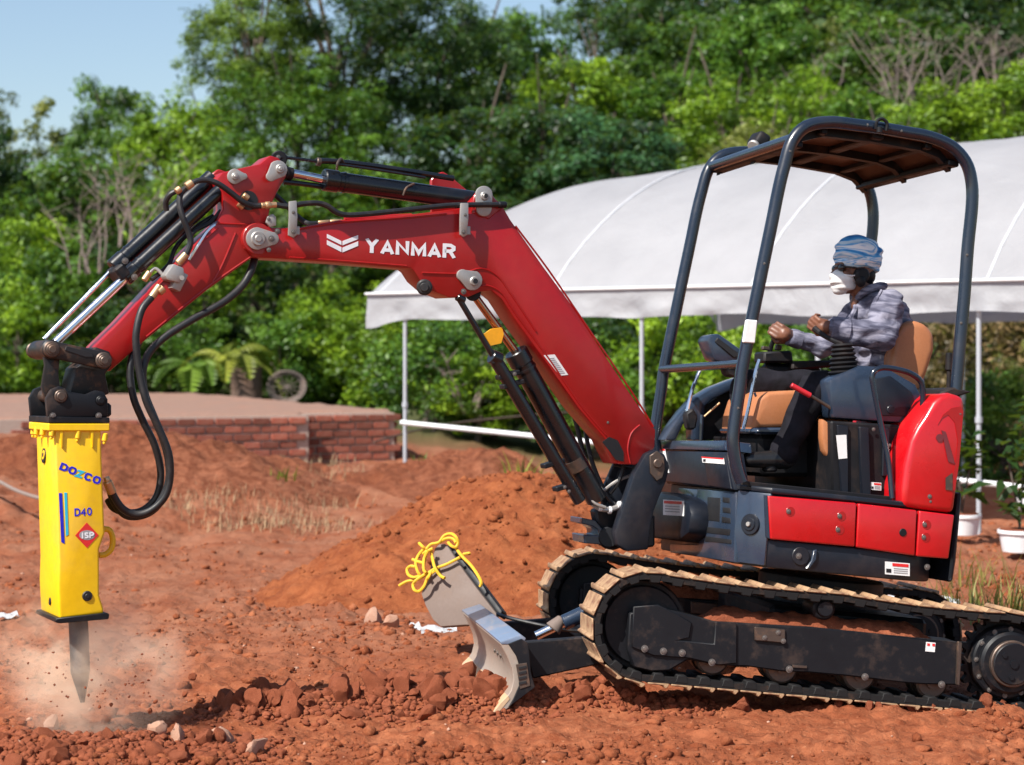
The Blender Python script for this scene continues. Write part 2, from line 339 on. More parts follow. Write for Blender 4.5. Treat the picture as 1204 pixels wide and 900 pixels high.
def strokes(name, lets, fr, p0, p1, h_px, v, mat, parent, w=.27, gap=.16, widths=None):
    """bold block lettering built from thick strokes on a lateral plane"""
    G = {'D': [([(0, 0), (0, 1), (.55, 1), (.86, .8), (.86, .2), (.55, 0)], True)], 'O': [([(.2, 0), (0, .25), (0, .75), (.2, 1), (.66, 1), (.86, .75), (.86, .25), (.66, 0)], True)], 'C': [([(.86, .22), (.64, 0), (.2, 0), (0, .25), (0, .75), (.2, 1), (.64, 1), (.86, .78)], False)],
         'Z': [([(0, 1), (.84, 1), (0, 0), (.84, 0)], False)], '4': [([(.58, -.12), (.58, 1), (0, .3), (.86, .3)], False)], '0': [([(.2, 0), (0, .25), (0, .75), (.2, 1), (.5, 1), (.7, .75), (.7, .25), (.5, 0)], True)], 'I': [([(.1, -.12), (.1, 1.12)], False)],
         'S': [([(0, .05), (.3, 0), (.66, .1), (.62, .45), (.1, .58), (.08, .92), (.4, 1), (.72, .93)], False)], 'P': [([(0, -.12), (0, 1), (.5, 1), (.74, .85), (.74, .6), (.5, .45), (0, .45)], False)],
         'Y': [([(0, 1.12), (.43, .5), (.43, -.12)], False), ([(.86, 1.12), (.43, .5)], False)], 'A': [([(0, -.12), (.43, 1.0), (.86, -.12)], False), ([(.2, .22), (.66, .22)], False)], 'N': [([(0, -.12), (0, 1), (.80, 0), (.80, 1.12)], False)], 'M': [([(0, -.12), (0, .95), (.48, .12), (.96, .95), (.96, -.12)], False)], 'R': [([(0, -.12), (0, 1), (.5, 1), (.76, .85), (.76, .65), (.5, .48), (0, .48)], False), ([(.45, .48), (.82, -.12)], False)]}
    a = fr.pp(p0[0], p0[1], v); b = fr.pp(p1[0], p1[1], v); t = fr.pp(p0[0], p0[1] - h_px, v); H = (t - a).length; X = (b - a).normalized(); Y = Vector((-X.z, 0, X.x)); Wd = (b - a).length
    adv = []; x = 0
    for ch in lets: adv.append(x); x += {'I': .2, 'M': .96, '0': .7, 'S': .72, 'P': .74}.get(ch, .86) + w + gap
    tot = x - gap; sx = Wd / tot; sy = H / (1 + w); mb = MB(); b_ = bmesh.new(); lift = 0
    for ch, ox in zip(lets, adv):
        for pts, closed in G[ch]:
            n = len(pts); L, R_ = [], []
            for i in range(n):
                p = Vector(pts[i]); pa = Vector(pts[(i - 1) % n]) if closed or i > 0 else None; pb = Vector(pts[(i + 1) % n]) if closed or i < n - 1 else None
                da = (p - pa).normalized() if pa is not None else (pb - p).normalized(); db = (pb - p).normalized() if pb is not None else da
                na = Vector((-da.y, da.x)); nb_ = Vector((-db.y, db.x)); m = (na + nb_); m = m.normalized() if m.length > 1e-4 else na; k = min(1 / max(.42, m.dot(na)), 2.2) * w / 2
                for S_, sg in ((L, 1), (R_, -1)):
                    q = p + m * k * sg; q = Vector((q.x + w / 2 + ox, min(max(q.y, -w / 2), 1 + w / 2) + w / 2)); r = a + X * q.x * sx + Y * q.y * sy; S_.append(Vector((r.x, v - .0012 - lift, r.z)))
            lift += .00003
            for i in range(n if closed else n - 1):
                j = (i + 1) % n; V_ = [b_.verts.new(c) for c in (L[i], L[j], R_[j], R_[i])]; U_ = [b_.verts.new(c + Vector((0, .0012, 0))) for c in (L[i], L[j], R_[j], R_[i])]
                b_.faces.new(V_)
                for e in range(4): f = (e + 1) % 4; b_.faces.new((V_[e], U_[e], U_[f], V_[f]))
            # (joints share their mitre line, so neighbouring strokes butt without overlap)
    me = bpy.data.meshes.new(name); bmesh.ops.remove_doubles(b_, verts=b_.verts, dist=1e-6); bmesh.ops.recalc_face_normals(b_, faces=b_.faces); b_.to_mesh(me); b_.free(); me.materials.append(MATS[mat]); return link(name, me, fr.M, parent)
def vnoise(x, y, seed=0):
    """smooth value noise on arrays"""
    xi = np.floor(x).astype(np.int64); yi = np.floor(y).astype(np.int64); xf = x - xi; yf = y - yi
    def h(a, b):
        n = (a * 374761393 + b * 668265263 + seed * 1442695041) & 0xffffffff; n = ((n ^ (n >> 13)) * 1274126177) & 0xffffffff; return ((n ^ (n >> 16)) & 0xffffff) / float(0xffffff)
    u = xf * xf * (3 - 2 * xf); w = yf * yf * (3 - 2 * yf)
    return (h(xi, yi) * (1 - u) + h(xi + 1, yi) * u) * (1 - w) + (h(xi, yi + 1) * (1 - u) + h(xi + 1, yi + 1) * u) * w - 0.5
def fbm(x, y, f, o=4, seed=0, g=0.5):
    r = 0; a = 1
    for k in range(o): r = r + a * vnoise(x * f, y * f, seed + k * 17); f *= 2.03; a *= g
    return r
def mesh_np(name, co, faces, mat, smooth=True, tint=None):
    me = bpy.data.meshes.new(name); k = faces.shape[1]; me.vertices.add(len(co)); me.vertices.foreach_set('co', co.astype(np.float32).ravel())
    me.loops.add(faces.size); me.loops.foreach_set('vertex_index', faces.astype(np.int32).ravel()); me.polygons.add(len(faces))
    me.polygons.foreach_set('loop_start', np.arange(0, faces.size, k, dtype=np.int32))
    if smooth: me.polygons.foreach_set('use_smooth', np.ones(len(faces), bool))
    me.update(calc_edges=True)
    if tint is not None:
        at_ = me.attributes.new('tint', 'FLOAT', 'POINT'); at_.data.foreach_set('value', tint.astype(np.float32))
    me.materials.append(MATS[mat]); return me
# ------------------------------------------------------------ ground
def sstep(a, b, x): t = np.clip((x - a) / (b - a), 0, 1); return t * t * (3 - 2 * t)
def gauss(x, y, cx, cy, sx, sy, rot=0.0):
    c, s = math.cos(rot), math.sin(rot); u = (x - cx) * c + (y - cy) * s; w = -(x - cx) * s + (y - cy) * c
    return np.exp(-(u / sx) ** 2 - (w / sy) ** 2)
def height(x, d):
    x = np.asarray(x, float); d = np.asarray(d, float)
    z = -0.045 * sstep(1.0, 2.6, x) * (1 - sstep(11, 14, d))
    z = z + 0.30 * sstep(13, 25, d) * sstep(1.2, -1.5, x)
    z = z - 0.30 * gauss(x, d, -2.0, 23.4, 1.9, 1.6) + 0.10 * gauss(x, d, -3.3, 19.2, 1.5, 1.0) + 0.22 * gauss(x, d, -1.9, 20.5, 1.2, 0.8) + 0.18 * gauss(x, d, -5.6, 18.0, 1.6, 1.6)
    z = z + 0.40 * gauss(x, d, -5.6, 21.4, 2.5, 1.7) + 0.10 * gauss(x, d, 0.2, 17.2, 1.2, 0.7) + 0.12 * gauss(x, d, -0.3, 19.5, 1.5, .8)
    # hillside behind
    z = z + (4.4 + 6.2 * sstep(-4, 8, x)) * sstep(33, 60, d) + 3.0 * sstep(55, 95, d)
    # broken ridge in front of the blade and the rubble round the chisel
    z = z + 0.075 * gauss(x, d, -0.62, 9.02, 0.62, 0.16, 0.12) + 0.05 * gauss(x, d, -0.1, 9.0, 0.35, 0.16)
    z = z - 0.05 * gauss(x, d, -0.6, 9.42, 0.8, 0.16, 0.1)
    z = z + 0.05 * gauss(x, d, -1.9, 8.1, 0.6, 0.25) + 0.03 * gauss(x, d, -1.2, 8.0, 0.5, 0.2)
    z = z + 0.07 * gauss(x, d, 0.42, 9.12, 0.32, 0.12) - 0.03 * gauss(x, d, 0.45, 9.5, 0.4, 0.2)
    near = 1 - sstep(30, 40, d); z = z + 0.16 * fbm(x, d, 0.9, 4, 41, 0.55) * sstep(13.5, 17, d) * near
    z = z + near * (0.055 * fbm(x, d, 1.1, 4, 3) + 0.036 * fbm(x, d, 6, 4, 9, 0.62) * (0.6 + 0.8 * sstep(0.0, .35, fbm(x, d, 0.8, 2, 31) + .2)))
    r = fbm(x, d, 17, 3, 77, 0.6); z = z + near * 0.030 * np.maximum(0, r) * (1 - sstep(14, 20, d))
    return z
def hz(x, d): return float(height(np.array([x]), np.array([d]))[0])
ang = np.concatenate([-np.geomspace(1.6, 0.36, 34), np.linspace(-0.34, 0.34, 560), np.geomspace(0.36, 1.6, 34)])
rows = np.concatenate([np.linspace(1.0, 7.2, 60, endpoint=False), np.linspace(7.2, 12.5, 330, endpoint=False), np.linspace(12.5, 20, 150, endpoint=False), np.geomspace(20, 900, 110)])
AA, DD = np.meshgrid(ang, rows); XX = AA * (DD + 1.0); ZZ = height(XX, DD)
nr, nc = XX.shape; idx = np.arange(nr * nc).reshape(nr, nc)
fc = np.stack([idx[:-1, :-1], idx[:-1, 1:], idx[1:, 1:], idx[1:, :-1]], -1).reshape(-1, 4)
g = link('ground', mesh_np('ground', np.stack([XX, DD, ZZ], -1).reshape(-1, 3), fc, 'ground'), kind='structure')

# ------------------------------------------------------------ the conical heap of loose soil behind the blade
def mound():
    n, m = 150, 260; rr = np.linspace(0, 1, n) ** 0.9; th = np.linspace(0, 2 * np.pi, m, endpoint=False)
    Rr, T = np.meshgrid(rr, th, indexing='ij'); cx, cy = 0.12, 13.6
    rad = 1.88 * (1 + 0.10 * np.sin(2 * T + .6) + 0.05 * np.sin(5 * T + 2) + .12 * np.cos(T))
    x = cx + Rr * rad * np.cos(T) * 1.0; y = cy + Rr * rad * 0.92 * np.sin(T)
    prof = np.where(Rr < 0.30, 0.735 - 0.9 * Rr ** 2, (1 - Rr) * 0.935 - 0.0)
    z0 = height(x, y); z = z0 * Rr + hz(cx, cy) * (1 - Rr) * 0.0 + prof * 1.04 + 0.07 * fbm(x, y, 1.6, 4, 5) * (1 - Rr ** 4) + 0.055 * fbm(x, y, 8, 4, 8) * (1 - Rr ** 6)
    z = z + 0.012 * np.maximum(0, fbm(x, y, 24, 2, 12)) * 2; z = np.where(Rr > 0.985, z0 - 0.05, z)
    ix = np.arange(n * m).reshape(n, m); nx = np.roll(ix, -1, 1)
    f = np.stack([ix[:-1], ix[1:], nx[1:], nx[:-1]], -1).reshape(-1, 4)
    M = Matrix.Translation((cx, cy, 0)); co = np.stack([x - cx, y - cy, z], -1).reshape(-1, 3)
    o = link('soil_heap', mesh_np('soil_heap', co, f, 'mound_soil'), M)
    tag(o, 'large loose heap of orange red soil behind the dozer blade', 'soil heap')
    return np.stack([x, y, z], -1), Rr
MOUND, MR = mound()
def bank(cx, cy, rx, ry, H, seed, label, mat='bank_soil'):
    n, m = 110, 200; Rr, T = np.meshgrid(np.linspace(0, 1, n) ** .9, np.linspace(0, 2 * np.pi, m, endpoint=False), indexing='ij'); k = 1 + .14 * np.sin(2 * T + seed) + .08 * np.sin(5 * T + 2 * seed)
    x = cx + Rr * rx * k * np.cos(T); y = cy + Rr * ry * k * np.sin(T); z0 = height(x, y); z = z0 + H * np.cos(np.minimum(Rr, 1) * np.pi / 2) ** 1.5 + (.16 * fbm(x, y, 1.7, 4, seed) + .05 * fbm(x, y, 7, 4, seed + 5)) * (1 - Rr ** 4); z = np.where(Rr > .985, z0 - .06, z)
    ix = np.arange(n * m).reshape(n, m); nx = np.roll(ix, -1, 1); f = np.stack([ix[:-1], ix[1:], nx[1:], nx[:-1]], -1).reshape(-1, 4)
    o = link('soil_bank', mesh_np('soil_bank', np.stack([x - cx, y - cy, z], -1).reshape(-1, 3), f, mat), Matrix.Translation((cx, cy, 0))); tag(o, label, 'soil bank')
bank(-3.55, 19.6, 1.9, 1.5, .44, 2, 'rough dark red soil bank in front of the brick platform behind the hoses')
bank(-.35, 20.0, 1.5, 1.0, .22, 5, 'low rough soil bank right of the leftmost tent post')


# ------------------------------------------------------------ clods, stones, pebbles
def rock_mesh(seed, mat, sub=2):
    rng = random.Random(seed); b = bmesh.new(); bmesh.ops.create_icosphere(b, subdivisions=sub, radius=1.0)
    for k in range(7):      # shear off a few faces so it reads as a broken lump
        n = Vector((rng.uniform(-1, 1), rng.uniform(-1, 1), rng.uniform(-1, 1))).normalized(); dd = rng.uniform(0.5, 0.82)
        for v in b.verts:
            e = v.co.dot(n) - dd
            if e > 0: v.co -= n * e
    off = Vector((seed * 3.1, seed * 1.7, 0))
    for v in b.verts: v.co *= 1 + 0.22 * mnoise.noise(v.co * 1.6 + off) + 0.08 * mnoise.noise(v.co * 5 + off)
    me = bpy.data.meshes.new('clod'); b.to_mesh(me); b.free()
    for p in me.polygons: p.use_smooth = True
    me.set_sharp_from_angle(angle=R(28)); me.materials.append(MATS[mat]); return me
CL = [rock_mesh(s, 'clod_soil', 3) for s in range(6)]; PR = [rock_mesh(s + 20, 'pale_rock', 2) for s in range(4)]
def clod(x, d, s, label, group, mesh=None, z=None, sink=0.35, cat='clod', name='earth_clod'):
    M = Matrix.Translation((x, d, (hz(x, d) if z is None else z) + s * (1 - sink) * 0.6)) @ Euler((random.uniform(0, 6), random.uniform(0, 6), random.uniform(0, 6))).to_matrix().to_4x4() @ Matrix.Diagonal((s, s * random.uniform(.7, 1), s * random.uniform(.55, .85), 1))
    o = link(name, mesh or random.choice(CL), M); tag(o, label, cat, group); return o
for k in range(165):
    t = random.random(); x = -1.32 + 1.45 * t; d = 9.02 + 0.12 * (x + .62) + random.gauss(0, 0.11)
    clod(x, d, random.choice([.024, .032, .04, .05, .065]) * random.uniform(.8, 1.25), 'dark red clod of earth in the broken ridge left of the dozer blade', 'clods in the broken ridge')
for k in range(72):
    x = random.uniform(-2.25, -1.0); d = 8.0 + random.gauss(0, 0.17) + 0.1 * (x + 1.6)
    clod(x, d, random.choice([.018, .025, .03, .045]) * random.uniform(.8, 1.3), 'reddish clod of earth in the rubble under the breaker chisel', 'clods round the chisel')
for k in range(40):
    x = random.uniform(0.08, 0.82); d = 9.15 + random.gauss(0, 0.10)
    clod(x, d, random.choice([.02, .03, .04]) * random.uniform(.8, 1.25), 'dark red clod of earth under the blade arm beside the near track', 'clods under the blade arm')
for k in range(20):
    x = random.uniform(1.0, 2.3); d = 8.92 + .13 * (x - .4) + random.gauss(0, .05)
    clod(x, d, random.choice([.012, .018, .026, .04]) * random.uniform(.8, 1.2), 'red clod of earth lying along the outer edge of the near track', 'clods along the near track')
for (px, py, d, s) in ((208, 872, 8.25, .055), (262, 868, 8.1, .07), (185, 852, 8.4, .05), (62, 828, 8.6, .045), (300, 890, 7.95, .06)):
    q = at(px, py, d); clod(q.x, d, s, {208: 'pale pinkish stone in the middle of the rubble right of the chisel', 262: 'large pale stone on the right side of the bottom left rubble', 185: 'pale stone just right of the chisel tip in the rubble', 62: 'pale stone left of the chisel at the dusty edge of the rubble', 300: 'pale stone farthest right in the bottom left rubble'}[px], 'pale stones in the rubble', random.choice(PR), cat='stone', name='pale_stone')
for (px, py, s) in ((440, 737, .075), (460, 748, .05), (413, 655, .05)):
    d = EYE * FPX / (py - HY); q = at(px, py, d)
    clod(q.x, d, s, {440: 'largest red brown stone on the flat ground left of the dozer blade', 460: 'smaller red brown stone just right of the largest one', 413: 'small stone at the foot of the soil heap'}[px], None, random.choice(PR), cat='stone', name='red_stone')
def scatter(name, N, pts_fn, size, mat, label, cat, zoff=0.0):
    """many loose crumbs, joined into one stuff object"""
    b = bmesh.new(); bmesh.ops.create_icosphere(b, subdivisions=1, radius=1.0); bv = np.array([v.co[:] for v in b.verts]); bf = np.array([[v.index for v in f.verts] for f in b.faces]); b.free()
    P = pts_fn(N); N = len(P); rs = np.random.RandomState(5); s = size(rs, N)
    sc = np.stack([s, s * rs.uniform(.6, 1, N), s * rs.uniform(.45, .9, N)], -1); an = rs.uniform(0, 6.28, N); jit = 1 + rs.uniform(-.42, .38, (N, len(bv), 1))
    V = bv[None] * jit * sc[:, None]; c, sn = np.cos(an)[:, None], np.sin(an)[:, None]
    V = np.stack([V[..., 0] * c - V[..., 1] * sn, V[..., 0] * sn + V[..., 1] * c, V[..., 2]], -1) + P[:, None]
    F = bf[None] + (np.arange(N) * len(bv))[:, None, None]
    o = link(name, mesh_np(name, V.reshape(-1, 3), F.reshape(-1, 3), mat, smooth=False)); o['kind'] = 'stuff'; o['label'] = label; o['category'] = cat; return o
def near_pts(N):
    rs = np.random.RandomState(3); d = 7.4 + 12 * rs.rand(N) ** 1.5; x = rs.uniform(-.29, .31, N) * d; keep = fbm(x, d, 1.3, 3, 50) + .25 * rs.normal(size=N) > 0.04; x, d = x[keep], d[keep]
    return np.stack([x, d, height(x, d) + 0.002], -1)
scatter('soil_crumbs', 34000, near_pts, lambda rs, n: 0.0045 + 0.034 * rs.rand(n) ** 8 + .006 * rs.rand(n) ** 2, 'red_soil', 'loose red soil crumbs scattered over the open ground', 'soil crumbs')
scatter('pale_gravel', 1500, lambda N: near_pts(N), lambda rs, n: 0.004 + 0.010 * rs.rand(n) ** 3, 'pale_rock', 'small pale gravel bits scattered over the red ground', 'gravel')
def ridge_pts(N):
    rs = np.random.RandomState(9); x = np.concatenate([rs.uniform(-1.4, .15, N // 2), rs.uniform(-2.3, -.9, N // 3), rs.uniform(.05, .9, N - N // 2 - N // 3)])
    d = np.concatenate([9.02 + rs.normal(0, .16, N // 2), 8.0 + rs.normal(0, .2, N // 3), 9.15 + rs.normal(0, .13, N - N // 2 - N // 3)])
    return np.stack([x, d, height(x, d) + 0.004], -1)
scatter('ridge_crumbs', 6000, ridge_pts, lambda rs, n: 0.008 + 0.02 * rs.rand(n) ** 2, 'clod_soil', 'crumbled earth between the clods of the broken ridge', 'soil crumbs')
def mound_pts(N):
    rs = np.random.RandomState(12); A = MOUND.reshape(-1, 3)[(MR.ravel() < .97) & (MR.ravel() > .15)]; return A[rs.choice(len(A), N)] + rs.uniform(-.02, .02, (N, 3)) * [1, 1, .1]
scatter('heap_crumbs', 1500, mound_pts, lambda rs, n: 0.008 + 0.035 * rs.rand(n) ** 5, 'mound_soil', 'small lumps lying on the orange soil heap', 'soil crumbs')
def flying(N):
    rs = np.random.RandomState(4); out = []
    for k in range(N):
        c = at(180, 800, 8.3) if k % 2 else at(110, 800, 8.3); q = c + Vector((rs.normal(0, .2), rs.normal(0, .15), rs.normal(0.02, .09))); out.append(q[:])
    return np.array(out)
scatter('flying_grit', 110, flying, lambda rs, n: 0.003 + 0.004 * rs.rand(n), 'clod_soil', 'fine dark grit thrown up around the breaker chisel', 'flying grit')
for (px, py, s) in ((226, 799, .022), (218, 818, .014), (183, 827, .012), (176, 838, .013), (131, 830, .009), (117, 832, .009), (67, 786, .007), (64, 806, .006), (247, 836, .014)):
    q = at(px, py, 8.3)
    clod(q.x, q.y, s, {226: 'largest dark lump of earth thrown into the air right of the chisel', 218: 'dark flying lump just under the largest flying one', 67: 'upper of the two tiny flying lumps left of the chisel', 64: 'lower of the two tiny flying lumps left of the chisel', 247: 'flying lump farthest right of the chisel near the ridge', 183: 'upper of two flying lumps above the pale stones', 176: 'lower of two flying lumps above the pale stones', 131: 'right one of two small flying lumps beside the chisel tip', 117: 'left one of two small flying lumps beside the chisel tip'}[px], 'flying lumps of earth', z=q.z, name='flying_clod')
# dust cloud at the chisel
def dust():
    m = bpy.data.materials.new('dust'); m.use_nodes = True; nt = m.node_tree; nt.nodes.remove(nt.nodes['Principled BSDF'])
    v = nt.nodes.new('ShaderNodeVolumePrincipled'); v.inputs['Color'].default_value = (1.0, .80, .62, 1); v.inputs['Anisotropy'].default_value = -0.35
    tc = nt.nodes.new('ShaderNodeTexCoord'); ln = nt.nodes.new('ShaderNodeVectorMath'); ln.operation = 'LENGTH'
    nt.links.new(tc.outputs['Object'], ln.inputs[0])
    n = nt.nodes.new('ShaderNodeTexNoise'); n.inputs['Scale'].default_value = 2.1; n.inputs['Detail'].default_value = 6; n.inputs['Distortion'].default_value = 0.8; nt.links.new(tc.outputs['Object'], n.inputs['Vector'])
    mr = nt.nodes.new('ShaderNodeMapRange'); mr.inputs[1].default_value = 1.0; mr.inputs[2].default_value = 0.15; mr.inputs[3].default_value = 0; mr.inputs[4].default_value = 1; nt.links.new(ln.outputs['Value'], mr.inputs[0])
    nr = nt.nodes.new('ShaderNodeMapRange'); nr.inputs[1].default_value = 0.43; nr.inputs[2].default_value = 0.62; nt.links.new(n.outputs[0], nr.inputs[0])
    mu = nt.nodes.new('ShaderNodeMath'); mu.operation = 'MULTIPLY'; nt.links.new(mr.outputs[0], mu.inputs[0]); nt.links.new(nr.outputs[0], mu.inputs[1])
    m2 = nt.nodes.new('ShaderNodeMath'); m2.operation = 'MULTIPLY'; m2.inputs[1].default_value = 8.5; nt.links.new(mu.outputs[0], m2.inputs[0])
    nt.links.new(m2.outputs[0], v.inputs['Density']); nt.links.new(v.outputs[0], nt.nodes['Material Output'].inputs['Volume']); MATS['dust'] = m
    mb = MB(); mb.ball((0, 0, 0), 1.0, sub=3)
    me = mb.mesh('dust_cloud', 'dust'); c = at(104, 788, 8.5)
    o = link('dust_cloud', me, Matrix.Translation(c) @ Matrix.Diagonal((.46, .32, .35, 1))); o['kind'] = 'stuff'; o['label'] = 'pale dust puff rising round the breaker chisel'; o['category'] = 'dust'
dust()
# ------------------------------------------------------------ the mini excavator
EX = link('mini_excavator', None, Matrix.Translation((TF.M.translation.x, TF.M.translation.y, 0)))
tag(EX, 'red and dark blue mini excavator on crawler tracks with a yellow breaker on its arm', 'excavator')
BOLT = None
def bolt_mesh(r=0.011, h=0.010, mat='bolt_steel', hexa=True):
    mb = MB(); mb.cyl((0, 0, 0), (0, -h * .35, 0), r * 1.5, seg=16); mb.cyl((0, -h * .35, 0), (0, -h, 0), r, seg=6 if hexa else 14, bev=r * .12)
    if hexa: mb.cyl((0, -h * .9, 0), (0, -h * 1.12, 0), r * .45, seg=8)
    return mb.mesh('bolt', mat)
BM_ = bolt_mesh(); BMR = bolt_mesh(.011, .009, 'bolt_steel', True)
def bolt(parent, fr, px, py, v, s=1.0, mesh=None, name='bolt'):
    s = s * .78
    q = fr.pp(px, py, v); return link(name, mesh or BM_, fr.M @ Matrix.Translation(q) @ Matrix.Scale(s, 4), parent)
# ---- crawler tracks
VN = -0.775
ci = Vector((*TF.p(761, 738, VN),)); cs = Vector((*TF.p(1191, 781, VN),))
RI, RS_ = 0.238, 0.222
def belt_path(r_off=0.0, n=600):
    """closed outline of the belt in the (x, z) plane; front wheel at small x"""
    A, B = ci, cs; ra, rb = RI + r_off, RS_ + r_off; d = B - A; L = d.length; ang0 = math.atan2(d.y, d.x); off = math.asin((ra - rb) / L)
    pts = []
    ta = ang0 + math.pi / 2 - off; tb = ang0 - math.pi / 2 + off
    def arc(c, r, a0, a1, k): return [Vector((c.x + r * math.cos(a0 + (a1 - a0) * i / k), c.y + r * math.sin(a0 + (a1 - a0) * i / k))) for i in range(k + 1)]
    top_b = arc(B, rb, ta, ta - math.pi - 2 * 0 + 2 * (-off) * 0, 40)     # over and round the rear wheel
    front = arc(A, ra, tb, tb - math.pi, 40)
    p = []
    p += arc(B, rb, ta, tb, 40)
    a0 = tb; a1 = ta - 2 * math.pi
    if a1 > a0: a1 -= 2 * math.pi
    p += arc(A, ra, a0, a1, 40)
    # top run sag between wheel and carrier roller
    q0 = p[-1]; q1 = p[0]; k = 30
    for i in range(1, k):
        t = i / k; s_ = -0.012 * abs(math.sin(2 * math.pi * t)); p.append(q0.lerp(q1, t) + Vector((0, s_)))
    return p
def resample(p, n):
    P = p + [p[0]]; L = [0]
    for i in range(1, len(P)): L.append(L[-1] + (P[i] - P[i - 1]).length)
    out = []; j = 0
    for k in range(n):
        t = L[-1] * k / n
        while L[j + 1] < t: j += 1
        f = (t - L[j]) / max(1e-9, L[j + 1] - L[j]); out.append(P[j].lerp(P[j + 1], f))
    return out, L[-1]
def ring(mb, outer, inner, y0, y1):
    b = bmesh.new(); n = len(outer)
    a = [[b.verts.new((p.x, y, p.y)) for p in q] for q in (outer, inner) for y in (y0, y1)]
    for i in range(n):
        j = (i + 1) % n; b.faces.new((a[0][i], a[0][j], a[1][j], a[1][i])); b.faces.new((a[2][i], a[3][i], a[3][j], a[2][j]))
        b.faces.new((a[0][i], a[2][i], a[2][j], a[0][j])); b.faces.new((a[1][i], a[1][j], a[3][j], a[3][i]))
    mb._merge(b); return mb
NP = 46
_pp, PERI = resample(belt_path(), NP); PITCH = PERI / NP
mb = MB(); hw = 0.15
# the pad: bent plate with a raised grouser bar along one edge and chamfered ends (x along belt, y across, z outward)
mb.prism([(-PITCH * .45, 0), (PITCH * .45, 0), (PITCH * .45, .007), (PITCH * .30, .008), (-PITCH * .22, .008), (-PITCH * .28, .021), (-PITCH * .36, .021), (-PITCH * .47, .006)], -hw, hw, .003)
PAD = mb.mesh('track_pad', 'track_pad')
mb = MB(); mb.prism([(-PITCH * .3, -.006), (PITCH * .3, -.006), (PITCH * .2, -.042), (-PITCH * .2, -.042)], -hw * .96, hw * .96, .004)
LINK = mb.mesh('track_link', 'track_black')
def track(side):
    vc = side * (0.775 - 0.15); o = vc - side * 0   # centre of the belt
    mb = MB(); pth, _ = resample(belt_path(-0.002), 160); inn, _ = resample(belt_path(-0.030), 160)
    # match start points: both come from the same parametrisation
    ring(mb, belt_path(-0.001), belt_path(-0.028), vc - .142, vc + .142)
    T = part('crawler_track', mb, 'track_black', EX, TF.M, label='near crawler track with tan dusty pads' if side < 0 else 'far crawler track partly behind the blade arm')
    for k in range(NP):
        a, b = _pp[k], _pp[(k + 1) % NP]; c = _pp[k]; t = (_pp[(k + 1) % NP] - _pp[k - 1]).normalized(); nrm = Vector((-t.y, t.x))
        cen = (ci + cs) / 2
        # outward normal (path runs clockwise seen from -y)
        if True:
            out = Vector((-t.y, t.x)); m_ = c + out * .01
            A = ci; d = cs - ci; tt = max(0, min(1, (c - A).dot(d) / d.length_squared)); foot = A + d * tt
            if (c - foot).dot(out) < 0: out = -out
        X = Vector((t.x, 0, t.y)); Z = Vector((out.x, 0, out.y)); Y = Z.cross(X)
        M = Matrix(((X.x, Y.x, Z.x, c.x), (X.y, Y.y, Z.y, vc), (X.z, Y.z, Z.z, c.y), (0, 0, 0, 1)))
        wear = Matrix.Rotation(random.uniform(-.02, .02), 4, 'Y')
        link('track_pad', PAD, TF.M @ M @ wear, T); link('track_link', LINK, TF.M @ M @ wear, T)
    # idler wheel
    s = side
    mb = MB()
    for (r, w, q) in ((RI - .035, .035, 0), (RI - .06, .06, 0)):
        mb.cyl((ci.x, vc - w, ci.y), (ci.x, vc + w, ci.y), r, seg=40, bev=.008)
    mb.cyl((ci.x, vc - .10, ci.y), (ci.x, vc + .10, ci.y), .05, seg=24, bev=.01)
    part('idler_wheel', mb, 'black_frame', T, TF.M)
    mb = MB(); n = 22; pr = []
    for k in range(n):
        a = 2 * math.pi * k / n
        for da, rr in ((-.35, .178), (-.15, .205), (.15, .205), (.35, .178)):
            aa = a + da * 2 * math.pi / n; pr.append((cs.x + rr * math.cos(aa), cs.y + rr * math.sin(aa)))
    mb.prism(pr, vc - .02, vc + .02)
    mb.cyl((cs.x, vc - .09, cs.y), (cs.x, vc + .05, cs.y), .165, seg=40, bev=.008)
    mb.cyl((cs.x, vc - .13, cs.y), (cs.x, vc - .08, cs.y), .14, seg=40, bev=.012)
    SP = part('drive_sprocket', mb, 'black_frame', T, TF.M)
    mb = MB(); mb.cyl((cs.x, vc - .155, cs.y), (cs.x, vc - .125, cs.y), .105, seg=36, bev=.004); part('drive_hub', mb, 'pin_steel', T, TF.M)
    mb = MB(); mb.cyl((cs.x, vc - .163, cs.y), (cs.x, vc - .15, cs.y), .094, seg=36, bev=.004); mb.cyl((cs.x, vc - .170, cs.y), (cs.x, vc - .155, cs.y), .02, seg=8)
    for k in range(3): a = k * 2.1 + .4; mb.cyl((cs.x + .06 * math.cos(a), vc - .17, cs.y + .06 * math.sin(a)), (cs.x + .06 * math.cos(a), vc - .16, cs.y + .06 * math.sin(a)), .012, seg=8)
    part('hub_cover', mb, 'black_frame', T, TF.M)
    for k in range(12):
        a = k * math.pi / 6; link('bolt', BM_, TF.M @ Matrix.Translation((cs.x + .15 * math.cos(a), vc - .09, cs.y + .15 * math.sin(a))) @ Matrix.Scale(.7, 4), T)
    # rollers
    for (px, py) in ((843, 783), (925, 793), (1017, 802), (1103, 811)):
        q = TF.pp(px, py - 6, VN); mb = MB(); mb.cyl((q.x, vc - .075, q.z), (q.x, vc - .01, q.z), .075, seg=28, bev=.01); mb.cyl((q.x, vc + .10, q.z), (q.x, vc + .03, q.z), .075, seg=28, bev=.01); mb.cyl((q.x, vc - .09, q.z), (q.x, vc + .11, q.z), .03, seg=16)
        part('track_roller', mb, 'pin_steel' if side < 0 else 'black_frame', T, TF.M)
